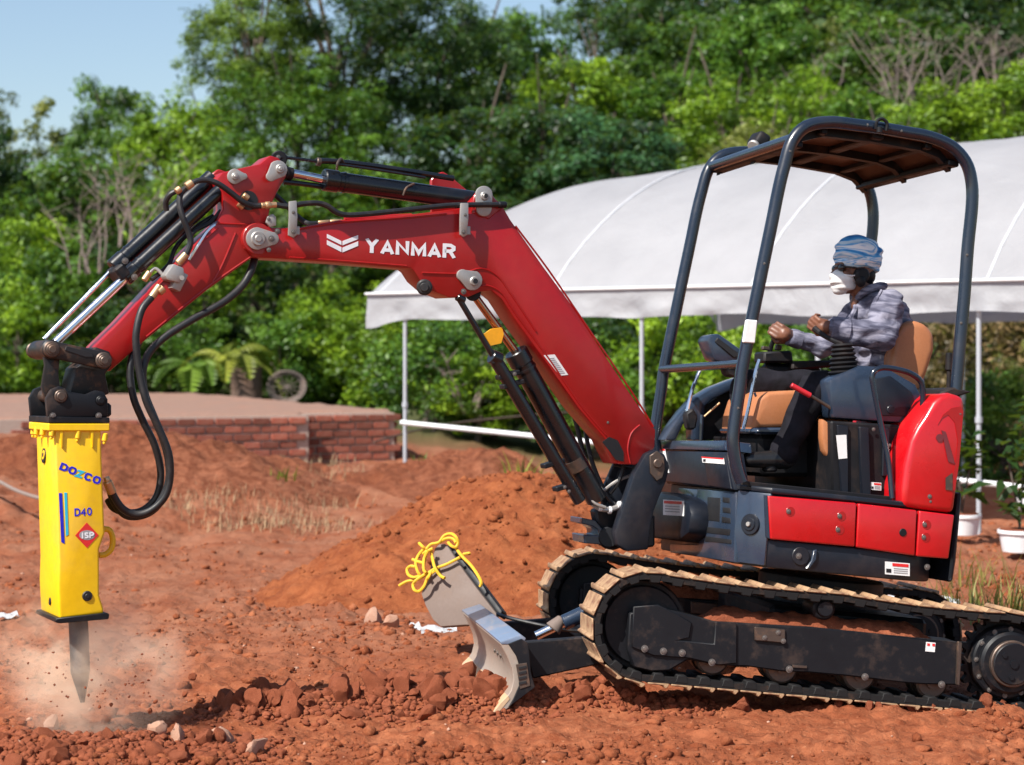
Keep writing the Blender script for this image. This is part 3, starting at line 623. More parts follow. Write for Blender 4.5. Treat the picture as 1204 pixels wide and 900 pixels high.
    q = TF.pp(973, 717, VN); mb = MB(); mb.cyl((q.x, vc - .10, q.z), (q.x, vc + .08, q.z), .052, seg=28, bev=.008); mb.cyl((q.x, vc - .125, q.z), (q.x, vc - .09, q.z), .035, seg=24, bev=.004)
    part('carrier_roller', mb, 'black_frame', T, TF.M)
    # side frame
    def sp(pts): return TF.poly(pts, VN)
    v0 = vc - side * 0
    fo = vc - .115; fi = vc + .09
    mb = MB()
    mb.prism(sp([(742, 722), (775, 716), (806, 722), (843, 732), (960, 739), (1133, 757), (1131, 807), (1087, 806), (1062, 804), (1030, 800), (996, 796), (951, 792), (923, 791), (880, 785), (848, 784), (811, 777), (789, 790), (768, 791), (747, 786), (740, 764)]), fo, fi, .006)
    F = part('track_frame', mb, 'black_frame', EX, TF.M, label='side frame of the near track' if side < 0 else 'side frame of the far track')
    mb = MB(); mb.prism(sp([(746, 714), (775, 712), (800, 724), (815, 733), (812, 751), (800, 754), (841, 758), (843, 732), (868, 734), (868, 781), (846, 783), (812, 775), (770, 772), (744, 762)]), fo - .012, fo + .003, .004)
    part('guard_plate', mb, 'black_frame', F, TF.M)
    for (px, py) in ((758, 763), (780, 766), (802, 768), (837, 779), (928, 787), (1017, 796), (1107, 805)): bolt(F, TF, px, py, fo - .012, 1.25, BMR)
    mb = MB(); mb.prism(sp([(889, 738), (925, 741), (925, 757), (889, 754)]), fo - .012, fo, .003); part('frame_bracket', mb, 'pin_steel', F, TF.M); mb = MB(); mb.prism(sp([(1128, 755), (1133, 756), (1130, 807), (1126, 806)]), fo - .02, fo, .003); part('frame_end', mb, 'pin_steel', F, TF.M); mb = MB(); mb.prism(sp([(934, 783), (951, 784), (951, 787), (934, 786)]), fo - .008, fo, .001)
    part('frame_slot', mb, 'pin_steel', F, TF.M)
    for (px, py) in ((899, 750), (915, 744), (921, 754)): bolt(F, TF, px, py, fo - .012, .9, BMR)
    mb = MB()
    if side < 0:
        mb.prism(sp([(1092, 756), (1103, 757), (1102, 768), (1091, 767)]), fo - .003, fo); part('frame_decal', mb, 'sticker_white', F, TF.M)
        mb = MB(); mb.prism(sp([(1093, 757.5), (1096, 757.7), (1096, 760.5), (1093, 760.3)]), fo - .005, fo - .003); mb.prism(sp([(1099, 757.9), (1102, 758), (1102, 761), (1099, 760.7)]), fo - .005, fo - .003); part('decal_print', mb, 'sticker_red', F, TF.M)
    # earth packed on the frame
    n, m = 70, 12; a = np.array(TF.pp(815, 727, VN)); b = np.array(TF.pp(1112, 752, VN)); u = np.linspace(0, 1, n)[:, None]; w = np.linspace(0, 1, m)[None]
    x = a[0] + (b[0] - a[0]) * u + 0 * w; y = vc - .10 + .19 * w + 0 * u; base = a[2] + (b[2] - a[2]) * u - .02
    hgt = np.minimum(1, np.minimum(u, 1 - u) * 9) * (0.035 + .035 * np.sin(np.pi * w)) + .03 * fbm(x * 1.0 + 3, y + side, 9, 4, 6) - .10 * (np.abs(2 * w - 1) ** 6) + .014 * fbm(x, y, 40, 3, 3); ix = np.arange(n * m).reshape(n, m)
    f = np.stack([ix[:-1, :-1], ix[1:, :-1], ix[1:, 1:], ix[:-1, 1:]], -1).reshape(-1, 4)
    link('packed_soil', mesh_np('packed_soil', np.stack([x, y, base + hgt], -1).reshape(-1, 3), f, 'clod_soil'), TF.M, F)
track(-1); track(1)
mb = MB(); q = TF.pp(960, 735, 0); mb.box((q.x, 0, q.z + .03), (.75, 1.0, .16), .02); mb.cyl((q.x, 0, q.z + .08), (q.x, 0, q.z + .24), .30, seg=40, bev=.01)
part('undercarriage', mb, 'black_frame', EX, TF.M)
# ---- dozer blade
bv = -0.73; Lb = 1.44
prof = TF.poly([(588, 757), (596, 772), (602, 786), (604, 800), (601, 812), (592, 826), (581, 841), (587, 840), (599, 832), (609, 816), (613, 800), (612, 784), (606, 768), (600, 757)], bv)
mb = MB(); mb.prism(prof, bv, bv + Lb, .003); BL = part('dozer_blade', mb, 'worn_blade', EX, TF.M)
mb = MB(); mb.prism(TF.poly([(587, 754), (612, 746), (619, 751), (612, 760), (600, 758), (589, 758)], bv), bv - .004, bv + Lb + .004, .006, 2); part('top_lip', mb, 'blade_top', BL, TF.M)
mb = MB(); mb.prism(TF.poly([(589, 826), (597, 818), (600, 822), (590, 834), (581, 843), (577, 841)], bv), bv - .002, bv + Lb + .002, .002); part('cutting_edge', mb, 'blade_edge', BL, TF.M)
ends = TF.poly([(597, 757), (613, 751), (620, 756), (622, 765), (624, 790), (629, 808), (597, 832), (603, 822), (610, 806), (612, 790), (607, 772)], bv)
for v0 in (bv - .012, bv + Lb): mb = MB(); mb.prism(ends, v0, v0 + .012, .003); part('end_plate', mb, 'black_frame', BL, TF.M)
mb = MB()
for pts in ([(606, 781), (619, 779), (623, 806), (611, 810)],): mb.prism(TF.poly(pts, bv), bv - .016, bv - .012, .001)
part('rubber_pad', mb, 'pin_steel', BL, TF.M)
mb = MB()
for k in range(4): mb.prism(TF.poly([(609, 784 + k * 6), (618, 782 + k * 6), (618.6, 785 + k * 6), (609.6, 787 + k * 6)], bv), bv - .02, bv - .016, .0008)
part('pad_slots', mb, 'black_print', BL, TF.M)
for v in (-.45, -.35, -.25):
    q = TF.pp(600, 782, v); link('bolt', BMR, TF.M @ Matrix.Translation((TF.pp(601, 780, bv).x - .006, v, TF.pp(601, 780, bv).z)) @ Matrix.Rotation(R(-90), 4, 'Z') @ Matrix.Scale(.8, 4), BL)
# arms and lift cylinder
mb = MB(); arm = TF.poly([(614, 754), (703, 747), (760, 742), (764, 768), (708, 779), (625, 797)], -.42)
for v in (-.46, .40): mb.prism([(x, z) for x, z in arm], v, v + .06, .006)
q = TF.pp(690, 757, -.42); mb.box((q.x + .1, 0, q.z), (.09, .9, .07), .01)
part('blade_arm', mb, 'black_frame', BL, TF.M)
mb = MB(); mb.cyl(TF.pp(630, 748, -.03), TF.pp(666, 731, -.03), .022, seg=16); part('blade_ram_rod', mb, 'chrome', BL, TF.M)
mb = MB(); mb.cyl(TF.pp(662, 733, -.03), TF.pp(740, 697, -.03), .038, seg=24, bev=.005); part('blade_ram', mb, 'blue_grey_paint', BL, TF.M)
mb = MB(); mb.cyl(TF.pp(650, 740, -.03), TF.pp(661, 727, -.03), .043, .022, seg=16, bev=.004); part('ram_boot', mb, 'plate_brown', BL, TF.M)
mb = MB(); mb.tube(TF.path([(585, 722, .3), (600, 727, .2), (640, 736, .1), (680, 742, .1), (720, 735, .05)]), .009); part('hose', mb, 'rubber_hose', BL, TF.M)
# ---- house (upper structure)
HS = -0.64                                    # near side plane
x0 = HF.p(868, 600, -.50)[0]; x1 = HF.p(905, 600, HS)[0]; x2 = HF.p(1078, 620, HS)[0]; x3 = HF.p(1118, 640, HS)[0]
def outline(o=0.0):
    rear = x3 + o; side = -HS + o; fr = x0 - o; r = .30
    pts = [(fr, -.5), (fr, .5), (x1, side)]
    for k in range(9): a = k / 8 * math.pi / 2; pts.append((rear + .02 - r + r * math.sin(a), side - r + r * math.cos(a)))
    for k in range(9): a = k / 8 * math.pi / 2; pts.append((rear + .02 - r + r * math.cos(a), -(side - r) - r * math.sin(a)))
    pts.append((x1, -side)); return pts
zt = HF.p(900, 576, HS)[1]; zp0 = HF.p(903, 634, HS)[1]; zb = HF.p(1000, 677, HS)[1]; zb2 = HF.p(885, 664, HS)[1]
zr1 = HF.p(903, 583, HS)[1]
mb = MB(); mb.plan(outline(), zb, zp0, .012, 2); HB = part('house_base', mb, 'dark_paint', EX, HF.M, label='dark lower skirt and counterweight')
mb = MB(); mb.plan(outline(-.025), zp0 - .001, zt - .012, .006); part('house_core', mb, 'dark_paint', HB, HF.M)
mb = MB(); mb.plan(outline(.004), zt - .014, zt + .012, .006); part('floor_rim', mb, 'dark_paint', HB, HF.M)
# chamfer cover at the near front corner
def wall_strip(a, b, z0, z1, th, mat, name, parent, bev=.006, label=None):
    a = Vector(a); b = Vector(b); n = Vector(((b - a).y, -(b - a).x)).normalized() * th; mb = MB(); mb.plan([a, b, b + n, a + n], z0, z1, bev, 2); return part(name, mb, mat, parent, HF.M, label=label)
cv = wall_strip((x0 + .002, -.497), (x1 + .01, HS + .002), zb2, zt - .015, .02, 'blue_grey_paint', 'corner_cover', HB)
mb = MB(); q = HF.pp(885, 617, -.565); d = Vector((x1 - x0, HS + .5, 0)).normalized(); nn = Vector((d.y, -d.x, 0)); c = Vector(((x0 + x1) / 2, (-.5 + HS) / 2, q.z)) + nn * .02
mb.cyl(c - nn * .01, c + nn * .004, .048, seg=32, bev=.003); mb.cyl(c, c + nn * .01, .03, seg=24, bev=.003); part('boss', mb, 'dark_paint', cv, HF.M)
mb = MB(); mb.cyl(c + nn * .008, c + nn * .02, .012, seg=6, bev=.002); part('bolt', mb, 'cast_silver', cv, HF.M)
# front grille face
def ffr(px, py):    # a point on the front face plane x = x0
    o = HF.I @ Vector((0, 0, EYE)); e = HF.I @ at(px, py, 1.0); dd = e - o; t = (x0 - o.x) / dd.x; p_ = o + dd * t; return p_.y, p_.z
def fpoly(mb, pts, th0, th1, bev=0.0):
    """outline read on the front face, built as a slab standing th1 proud (towards the front)"""
    b = bmesh.new(); q = [ffr(*p) for p in pts]; a = [b.verts.new((x0 - th0, y, z)) for y, z in q]; c = [b.verts.new((x0 - th1, y, z)) for y, z in q]; n = len(q)
    b.faces.new(a); b.faces.new(c[::-1])
    for i in range(n): b.faces.new((a[i], c[i], c[(i + 1) % n], a[(i + 1) % n]))
    mb._merge(b, bev, 2); return mb
mb = MB(); fpoly(mb, [(822, 575), (868, 579), (866, 662), (835, 657), (790, 650), (790, 640), (822, 640)], -.02, .012, .006); fpoly(mb, [(800, 574), (823, 576), (820, 590), (808, 592), (800, 586)], -.02, .011, .004)
fg = part('front_grille', mb, 'blue_grey_paint', HB, HF.M)
for pts in ([(853, 585), (861, 586), (861, 592), (853, 591)], [(853, 597), (862, 598), (862, 604), (853, 603)], [(852, 608), (862, 610), (862, 616), (852, 615)], [(834, 620), (862, 623), (861, 630), (833, 627)], [(833, 631), (863, 635), (863, 640), (832, 637)], [(835, 585), (850, 586), (849, 614), (835, 612)]):
    mb = MB(); fpoly(mb, pts, .006, .0145, .001); part('grille_slot', mb, 'black_print', fg, HF.M)
mb = MB(); fpoly(mb, [(x_ + 22, y_) for x_, y_ in [(738, 585), (775, 580), (800, 585), (812, 592), (815, 606), (812, 630), (800, 639), (760, 634), (738, 626)]], -.02, .11, .03); ct = part('battery_cover', mb, 'dark_paint', HB, HF.M)
def decal(pts, hgt0, parent, mat='sticker_white', front=True, v=None, name='decal', fr=None):
    mb = MB()
    if front: fpoly(mb, pts, hgt0, hgt0 + .0015)
    else: mb.prism(fr.poly(pts, v), v - .0015, v)
    return part(name, mb, mat, parent, (fr or HF).M)
def fdec(cx, cy, w, h, hgt, parent, slope=.10, shift=0.0):
    # a small warning plate: white field, red header, grey print rows
    q = [(cx - w / 2, cy - h / 2 - slope * w / 2), (cx + w / 2, cy - h / 2 + slope * w / 2), (cx + w / 2, cy + h / 2 + slope * w / 2), (cx - w / 2, cy + h / 2 - slope * w / 2)]
    decal(q, hgt, parent, name='warning_decal')
    r = [(cx - w * .45, cy - h * .44 - slope * w * .45), (cx + w * .40, cy - h * .44 + slope * w * .40), (cx + w * .40, cy - h * .26 + slope * w * .40), (cx - w * .45, cy - h * .26 - slope * w * .45)]
    decal(r, hgt + .0015, parent, 'sticker_red', name='decal_header')
    for k in range(3):
        y = cy - h * .12 + k * h * .17; decal([(cx - w * .4, y - slope * w * .4), (cx + w * .3, y + slope * w * .3), (cx + w * .3, y + h * .06 + slope * w * .3), (cx - w * .4, y + h * .06 - slope * w * .4)], hgt + .0015, parent, 'sticker_grey', name='decal_text')
fdec(818, 600, 25, 18, .112, ct, .06)
# swing bracket
sw = HF.poly([(757, 534), (767, 529), (779, 534), (785, 548), (781, 566), (774, 582), (767, 600), (762, 622), (760, 646), (736, 648), (724, 641), (721, 626), (731, 594), (744, 556)], -.13)
mb = MB()
for v in (-.16, .09): mb.prism(sw, v, v + .07, .008, 2)
mb.prism(HF.poly([(738, 618), (764, 604), (764, 642), (738, 645)], 0), -.08, .1, .01); SWB = part('swing_bracket', mb, 'dark_paint', EX, HF.M)
mb = MB(); q = HF.pp(772, 545, -.16)
mb.prism(HF.poly([(763, 536), (772, 530), (780, 538), (781, 552), (778, 562), (771, 566), (764, 556)], -.16), -.172, -.158, .003); mb.cyl((q.x, -.185, q.z), (q.x, -.17, q.z), .022, seg=24, bev=.004); part('boom_foot_pin', mb, 'pin_steel', SWB, HF.M)
mb = MB()
for pts in ([(684, 609), (700, 612), (710, 624), (711, 641), (687, 639), (686, 629), (704, 630), (703, 623), (697, 619), (684, 616)],): mb.prism(HF.poly(pts, -.05), -.05, .14, .004)
part('swing_post_lug', mb, 'blue_grey_paint', SWB, HF.M)
mb = MB(); mb.cyl(HF.pp(716, 632, -.07), HF.pp(716, 632, .12), .05, seg=24, bev=.006); mb.prism(HF.poly([(700, 600), (735, 590), (745, 640), (720, 648), (708, 640)], -.02), -.02, .08, .01); part('swing_pivot', mb, 'black_frame', SWB, HF.M)
mb = MB(); mb.prism(HF.poly([(704, 584), (723, 541), (748, 560), (760, 580), (750, 610), (720, 622)], .11), .10, .13, .005); part('far_swing_plate', mb, 'dark_paint', SWB, HF.M)
for (pth, m_, r) in (([(697, 593, -.05), (708, 599, -.1), (722, 598, -.1), (733, 590, -.08), (738, 576, 0)], 'cast_silver', .013), ([(690, 580, -.1), (700, 592, -.12), (712, 597, -.12)], 'cast_silver', .008), ([(710, 577, 0), (725, 566, -.03), (745, 558, 0)], 'cast_silver', .008), ([(722, 547, .02), (735, 550, 0), (750, 551, .02)], 'rubber_hose', .007), ([(672, 480, .15), (678, 500, .14), (688, 540, .1), (706, 585, .05)], 'rubber_hose', .012), ([(688, 470, .2), (688, 500, .18), (695, 540, .12), (712, 580, .05), (730, 600, 0)], 'rubber_hose', .012), ([(733, 530, .02), (734, 545, -.02), (728, 565, -.03), (718, 580, 0)], 'rubber_hose', .010)):
    mb = MB(); mb.tube(HF.path(pth), r); part('hose', mb, m_, SWB, HF.M)
for k in range(3): mb = MB(); q = HF.pp(706 + 11 * k, [597, 600, 594][k], -.1); mb.cyl(q + Vector((-.008, 0, 0)), q + Vector((.008, 0, 0)), .018, seg=12, bev=.002); part('hose_clip', mb, 'white_plastic', SWB, HF.M)
# front cowl below the cab sill
mb = MB(); fpoly(mb, [(773, 530), (861, 532), (868, 577), (823, 571), (778, 566)], -.06, .03, .01); FC = part('front_cowl', mb, 'dark_paint', EX, HF.M)
mb = MB(); fpoly(mb, [(835, 536), (861, 536), (868, 576), (841, 572)], .02, .036, .004); part('cowl_panel', mb, 'dark_paint', FC, HF.M)
mb = MB(); fpoly(mb, [(771, 519), (860, 519), (861, 531), (771, 529)], -.10, .036, .008); part('front_sill', mb, 'blue_grey_paint', FC, HF.M)
decal([(780, 529), (789, 529), (794, 557), (787, 556)], .0315, FC, name='long_decal'); decal([(780, 529), (789, 529), (789.3, 531), (780.5, 531)], .033, FC, 'sticker_red', name='decal_header')
decal([(834, 538), (860, 540), (861, 547), (835, 545)], .0375, FC, name='small_decal'); decal([(834, 538), (860, 540), (860, 541.4), (834, 539.4)], .039, FC, 'sticker_red', name='decal_header'); decal([(836, 541), (839, 541), (839, 544), (836, 544)], .039, FC, 'black_print', name='decal_text')
# red side panels
for (pts, bl) in (([(901, 583), (1005, 591.5), (1003, 643), (904, 634)], [(927, 601.5), (987, 607), (985, 623)]), ([(1007, 592), (1076, 600), (1073.5, 653.5), (1004.5, 643.5)], []), ([(1078.5, 600.5), (1120, 605.5), (1113, 657), (1075, 654)], [(1087, 617), (1086, 632)])):
    mb = MB(); mb.prism(HF.poly(pts, HS), HS - .022, HS + .01, .008, 3); P_ = part('side_panel', mb, 'red_panel', EX, HF.M)
    for (a, b) in bl:
        q = HF.pp(a, b, HS); mb = MB(); mb.cyl((q.x, HS - .0235, q.z), (q.x, HS - .02, q.z), .022, seg=24, bev=.001); part('bolt_seat', mb, 'red_paint', P_, HF.M); bolt(P_, HF, a, b, HS - .0235, .85, BMR)
    if not bl:
        q = HF.pp(1059, 626, HS); mb = MB(); mb.cyl((q.x, HS - .026, q.z), (q.x, HS - .018, q.z), .018, seg=24, bev=.002); part('panel_lock', mb, 'black_plastic', P_, HF.M)
letters('print', 'VIO17', HF, (1112.5, 631), (1116, 611), 6, HS - .0225, 'black_print', P_, .04) if False else None
mb = MB(); mb.prism(HF.poly([(897.5, 582), (901, 583), (904, 634), (899.5, 632)], HS), HS - .016, HS, .002); part('panel_trim', mb, 'blue_grey_paint', HB, HF.M)
q = HF.pp(941, 654, HS); mb = MB(); mb.cyl((q.x, HS - .008, q.z), (q.x, HS + .01, q.z), .042, seg=32, bev=.003); part('boss', mb, 'dark_paint', HB, HF.M); bolt(HB, HF, 939, 654, HS - .008, 1.1, BMR); bolt(HB, HF, 1090, 667, HS - .002, 1.1, BMR)
mb = MB(); mb.prism(HF.poly([(955, 647), (960, 646), (959, 658), (951, 669), (946, 669), (953, 659)], HS), HS - .012, HS, .004); part('pull_handle', mb, 'blue_grey_paint', HB, HF.M)
def sdec(pts_c, w, h, slope, v, parent):
    cx, cy = pts_c
    def q(a, b, c, d): return [(cx + a * w, cy + b * h + slope * a * w), (cx + c * w, cy + b * h + slope * c * w), (cx + c * w, cy + d * h + slope * c * w), (cx + a * w, cy + d * h + slope * a * w)]
    decal(q(-.5, -.5, .5, .5), 0, parent, 'sticker_white', False, v, 'warning_decal', HF); decal(q(-.2, -.42, .45, -.18), 0, parent, 'sticker_red', False, v - .0015, 'decal_header', HF)
    for k in range(3): decal(q(-.15, -.05 + k * .16, .42, .02 + k * .16), 0, parent, 'sticker_grey', False, v - .0015, 'decal_text', HF)
    decal(q(-.45, .05, -.25, .35), 0, parent, 'black_print', False, v - .0015, 'decal_mark', HF)
sdec((1055, 669), 29, 15, .08, HS - .001, HB)
# rear red bonnet
rb = [(1060, 573), (1063, 548), (1070, 518), (1078, 502), (1087, 489), (1096, 473), (1105, 465), (1116, 462), (1133, 467), (1134, 480), (1129, 540), (1124, 580), (1121, 604), (1095, 601), (1059, 596)]
mb = MB(); mb.prism(HF.poly(rb, HS), HS - .012, .62, .028, 3); BN = part('rear_bonnet', mb, 'red_panel', EX, HF.M)
mb = MB(); mb.prism(HF.poly([(1128, 478), (1131, 484), (1126, 545), (1121, 577), (1117, 576), (1119, 558), (1122, 540), (1125, 520), (1121, 497), (1113, 488), (1106, 492), (1101, 500), (1107, 488), (1117, 480)], HS), HS - .0145, HS - .012); part('bonnet_inset', mb, 'red_paint', BN, HF.M)
bolt(BN, HF, 1093, 584, HS - .012, .8, BMR); bolt(BN, HF, 1129, 487, HS - .012, .6, BMR); bolt(BN, HF, 1094, 590, HS - .012, .5, BMR)
mb = MB(); mb.prism(HF.poly([(1110, 562), (1118, 556), (1118, 577), (1110, 576)], HS), HS - .0165, HS - .0145); part('reflection_strip', mb, 'pin_steel', BN, HF.M)  # reflection on the glossy bonnet, put in as a thin coloured strip
mb = MB(); mb.prism(HF.poly([(1105, 506), (1110, 508), (1121, 546), (1113, 543)], HS), HS - .0165, HS - .0145); q = HF.pp(1103, 515, HS); mb.cyl((q.x, HS - .0165, q.z), (q.x, HS - .0135, q.z), .018, seg=20); part('worn_emblem', mb, 'emblem_faded', BN, HF.M)
mb = MB(); mb.prism(HF.poly([(1124, 578), (1128, 580), (1121, 660), (1117, 684), (1112, 684), (1118, 630)], HS + .06), HS + .03, .55, .01); part('rear_guard', mb, 'dark_paint', HB, HF.M)
mb = MB(); mb.prism(HF.poly([(1060, 520), (1066, 497), (1084, 478), (1098, 461), (1112, 456), (1134, 461), (1120, 466), (1102, 469), (1088, 488), (1070, 512), (1062, 540), (1056, 590), (1052, 596), (1055, 560)], -.5), -.58, .5, .008); part('engine_cover', mb, 'black_plastic', EX, HF.M)
mb = MB(); mb.tube(HF.path([(1116, 419, -.3), (1115, 458, -.3)]), .010, smooth=False); mb.cyl(HF.pp(1116, 415, -.3), HF.pp(1115.5, 436, -.3), .017, seg=12, bev=.004); part('exhaust_lever', mb, 'black_plastic', EX, HF.M)
# seat box under console
mb = MB(); mb.prism(HF.poly([(977, 495), (1060, 500), (1056, 592), (978, 585)], -.46), -.46, .5, .01)
SB = part('seat_box', mb, 'black_plastic', EX, HF.M)
mb = MB(); mb.prism(HF.poly([(983, 500), (996, 501), (996, 585), (988, 584)], -.46), -.475, -.46, .003); mb.prism(HF.poly([(1008, 502), (1019, 503), (1022, 588), (1011, 587)], -.46), -.485, -.46, .004); mb.prism(HF.poly([(1037, 503), (1045, 504), (1042, 560), (1036, 560)], -.46), -.475, -.46, .003); part('box_rib', mb, 'dark_paint', SB, HF.M)
decal([(983, 512), (995, 511.5), (996, 539), (986, 540)], 0, SB, 'sticker_white', False, -.476, 'long_decal', HF); sdec((1030, 572), 12, 9, .08, -.4755, SB)
for (a, b) in ((1014, 568), (1046, 524), (1027, 505)): bolt(SB, HF, a, b, -.476, .7, BMR)
# seat
mb = MB(); mb.prism(HF.poly([(893, 468), (905, 461), (940, 459), (1000, 462), (1005, 500), (894, 503), (884, 512), (886, 490)], -.18), -.18, .24, .022, 3); ST = part('seat_cushion', mb, 'seat_vinyl', EX, HF.M)
mb = MB(); mb.prism(HF.poly([(1048, 394), (1060, 382), (1074, 377), (1087, 380), (1098, 393), (1098, 412), (1089, 440), (1079, 462), (1068, 470), (1040, 470), (1044, 430)], -.2), -.22, .22, .05, 4); part('seat_back', mb, 'seat_vinyl', EX, HF.M)
mb = MB(); mb.prism(HF.poly([(886, 503), (940, 503), (940, 511), (884, 510)], -.2), -.24, .24, .01); part('seat_rail', mb, 'blue_grey_paint', ST, HF.M)
mb = MB(); mb.prism(HF.poly([(965, 492), (977, 500), (984, 503), (984, 530), (976, 543), (967, 530), (965, 515)], -.40), -.42, -.36, .012, 2); part('seat_flap', mb, 'seat_vinyl', ST, HF.M)
mb = MB(); mb.prism(HF.poly([(880, 511), (978, 512), (978, 560), (884, 560)], -.05), -.18, .45, .02); mb.cyl(HF.pp(905, 555, -.3), HF.pp(905, 540, -.3), .035, seg=16, bev=.008); part('foot_well', mb, 'black_plastic', EX, HF.M)
mb = MB(); mb.plan([(x0 + .02, -.55), (x0 + .02, .5), (x2, .5), (x2, -.55)], zt + .005, zt + .03, .004); part('floor_mat', mb, 'black_plastic', EX, HF.M)
# near console, bellows, far console
mb = MB(); mb.prism(HF.poly([(973, 447), (1011, 430), (1040, 432), (1075, 452), (1084, 470), (1078, 492), (1062, 498), (978, 492), (974, 470)], -.42), -.44, -.26, .016, 2); CN = part('side_console', mb, 'blue_grey_paint', EX, HF.M)
mb = MB(); mb.prism(HF.poly([(1028, 446), (1046, 442), (1071, 461), (1077, 484), (1066, 490), (1030, 489)], -.44), -.452, -.438, .008, 2); q = HF.pp(1047, 482, -.45); mb.cyl((q.x, -.458, q.z), (q.x, -.44, q.z), .02, seg=20, bev=.002); part('console_lid', mb, 'dark_paint', CN, HF.M)
q0, q1 = HF.pp(993, 440, -.34), HF.pp(990, 404, -.34); mb = MB(); n = 7
for k in range(n):
    a = q0.lerp(q1, k / n); b = q0.lerp(q1, (k + .55) / n); c = q0.lerp(q1, (k + 1) / n); ra = .078 - .028 * k / n
    mb.cyl(a, b, ra * .82, ra, seg=24); mb.cyl(b, c, ra, ra * .8, seg=24)
part('control_bellows', mb, 'black_plastic', CN, HF.M)
mb = MB(); mb.tube(HF.path([(990, 405, -.34), (978, 400, -.32), (966, 393, -.28), (957, 386, -.25)]), [.011, .011, .013, .015]); part('control_lever', mb, 'black_plastic', CN, HF.M)
mb = MB(); mb.cyl(HF.pp(930, 453, -.42), HF.pp(953, 465.5, -.42), .013, seg=14, bev=.003); part('red_lever_grip', mb, 'glove_red', CN, HF.M)
mb = MB(); mb.tube(HF.path([(953, 465.5, -.42), (975, 479, -.42), (993, 492, -.42)]), .008); part('lever_rod', mb, 'pin_steel', CN, HF.M)
mb = MB(); mb.prism(HF.poly([(893, 414), (926, 413), (928, 427), (893, 427)], .36), .30, .44, .01); mb.prism(HF.poly([(926, 425), (978, 424), (980, 432), (926, 436)], .36), .30, .42, .01); FCN = part('far_console', mb, 'black_plastic', EX, HF.M)
mb = MB(); mb.prism(HF.poly([(898, 427), (960, 430), (965, 500), (905, 500)], .4), .34, .46, .02); part('console_stand', mb, 'black_plastic', FCN, HF.M)
mb = MB(); mb.tube(HF.path([(905, 414, .34), (908, 404, .32), (912, 396, .3)]), [.012, .012, .016]); part('control_lever', mb, 'black_plastic', FCN, HF.M)
mb = MB(); mb.box(HF.pp(901, 410, .34), (.05, .03, .02), .005); mb.box(HF.pp(915, 409, .34), (.03, .03, .03), .005); part('switch', mb, 'pin_steel', FCN, HF.M)
# handrail loop by the console
mb = MB(); mb.tube(HF.path([(1049, 586, -.58), (1045, 545, -.57), (1036, 500, -.56), (1027, 455, -.56), (1026, 440, -.56), (1035, 433, -.56), (1052, 434, -.56), (1072, 440, -.56), (1084, 452, -.55), (1085, 477, -.54)]), .0135, seg=12); part('handrail', mb, 'tube_paint', EX, HF.M)
# monitor, levers, far fender
mb = MB(); mb.prism(HF.poly([(824, 401), (828, 395), (838, 393), (872, 417), (873, 424), (858, 431), (833, 424)], .10), .02, .16, .012, 2); MN = part('monitor', mb, 'blue_grey_paint', EX, HF.M)
mb = MB(); mb.prism(HF.poly([(843, 397), (871, 418), (862, 421), (840, 402)], .02), .010, .022, .003); part('monitor_face', mb, 'black_print', MN, HF.M)
mb = MB(); mb.prism(HF.poly([(846, 424), (873, 428), (862, 445), (852, 442)], .08), .04, .12, .01); part('monitor_bracket', mb, 'black_plastic', MN, HF.M)
fd = [(778, 518), (786, 503), (800, 484), (815, 468), (835, 456), (858, 447), (880, 440), (880, 452), (858, 459), (835, 470), (826, 478), (824, 518), (812, 518), (812, 486), (800, 500), (792, 518)]
mb = MB(); mb.prism(HF.poly(fd, .42), .38, .5, .012, 2); FD = part('far_fender', mb, 'blue_grey_paint', EX, HF.M)
mb = MB(); mb.prism(HF.poly([(826, 478), (858, 459), (880, 452), (880, 518), (826, 518)], .44), .43, .47); part('fender_infill', mb, 'black_plastic', FD, HF.M)
for (pth, r, m_) in (([(823, 436, .22), (816, 452, .2), (809, 478, .18), (808, 490, .18)], .009, 'chrome'), ([(893, 423, -.2), (888, 440, -.2), (880, 480, -.2), (874, 505, -.2)], .009, 'chrome'), ([(887, 462, -.1), (893, 480, -.1), (884, 500, -.1)], .006, 'blue_grey_paint'), ([(825, 488, .2), (824, 518, .2)], .008, 'blue_grey_paint'), ([(828, 490, .2), (846, 474, .2)], .005, 'brass')):
    mb = MB(); mb.tube(HF.path(pth), r); part('travel_lever', mb, m_, EX, HF.M)
mb = MB(); mb.prism(HF.poly([(803, 486), (812, 480), (818, 490), (815, 505), (806, 506)], .18), .14, .2, .01); part('lever_boot', mb, 'black_plastic', EX, HF.M)
# roll-over frame
near = [(872, 567), (866, 548), (862, 520), (864, 495), (870, 455), (873, 431), (882, 386), (890, 347), (899, 303), (908, 260), (915, 225), (922, 196), (931, 167), (948, 149), (976, 144), (1006, 147), (1037, 151), (1066, 156), (1092, 161), (1118, 172), (1135, 190), (1142, 212), (1143, 240), (1138, 290), (1134, 345), (1129, 400), (1124, 460)]
VP = -.55; NEAR = [HF.pp(x, y, VP) for x, y in near]; RT = .0295
mb = MB(); mb.tube(NEAR, RT, seg=16, sub=4); RO = part('roll_bar', mb, 'tube_paint', EX, HF.M, label='near roll-over tube')
FARP = [Vector((p.x, .53, p.z)) for p in NEAR]
mb = MB(); mb.tube(FARP, RT, seg=16, sub=4); part('roll_bar', mb, 'tube_paint', EX, HF.M, label='far roll-over tube')
def xz(px, py): return HF.p(px, py, VP)
for (px, py, r) in ((871, 428, .020), (934, 163, .026), (1128, 180, .022)):
    x, z = xz(px, py); mb = MB(); mb.cyl((x, VP, z), (x, .53, z), r, seg=16); part('cross_tube', mb, 'tube_paint', RO, HF.M)
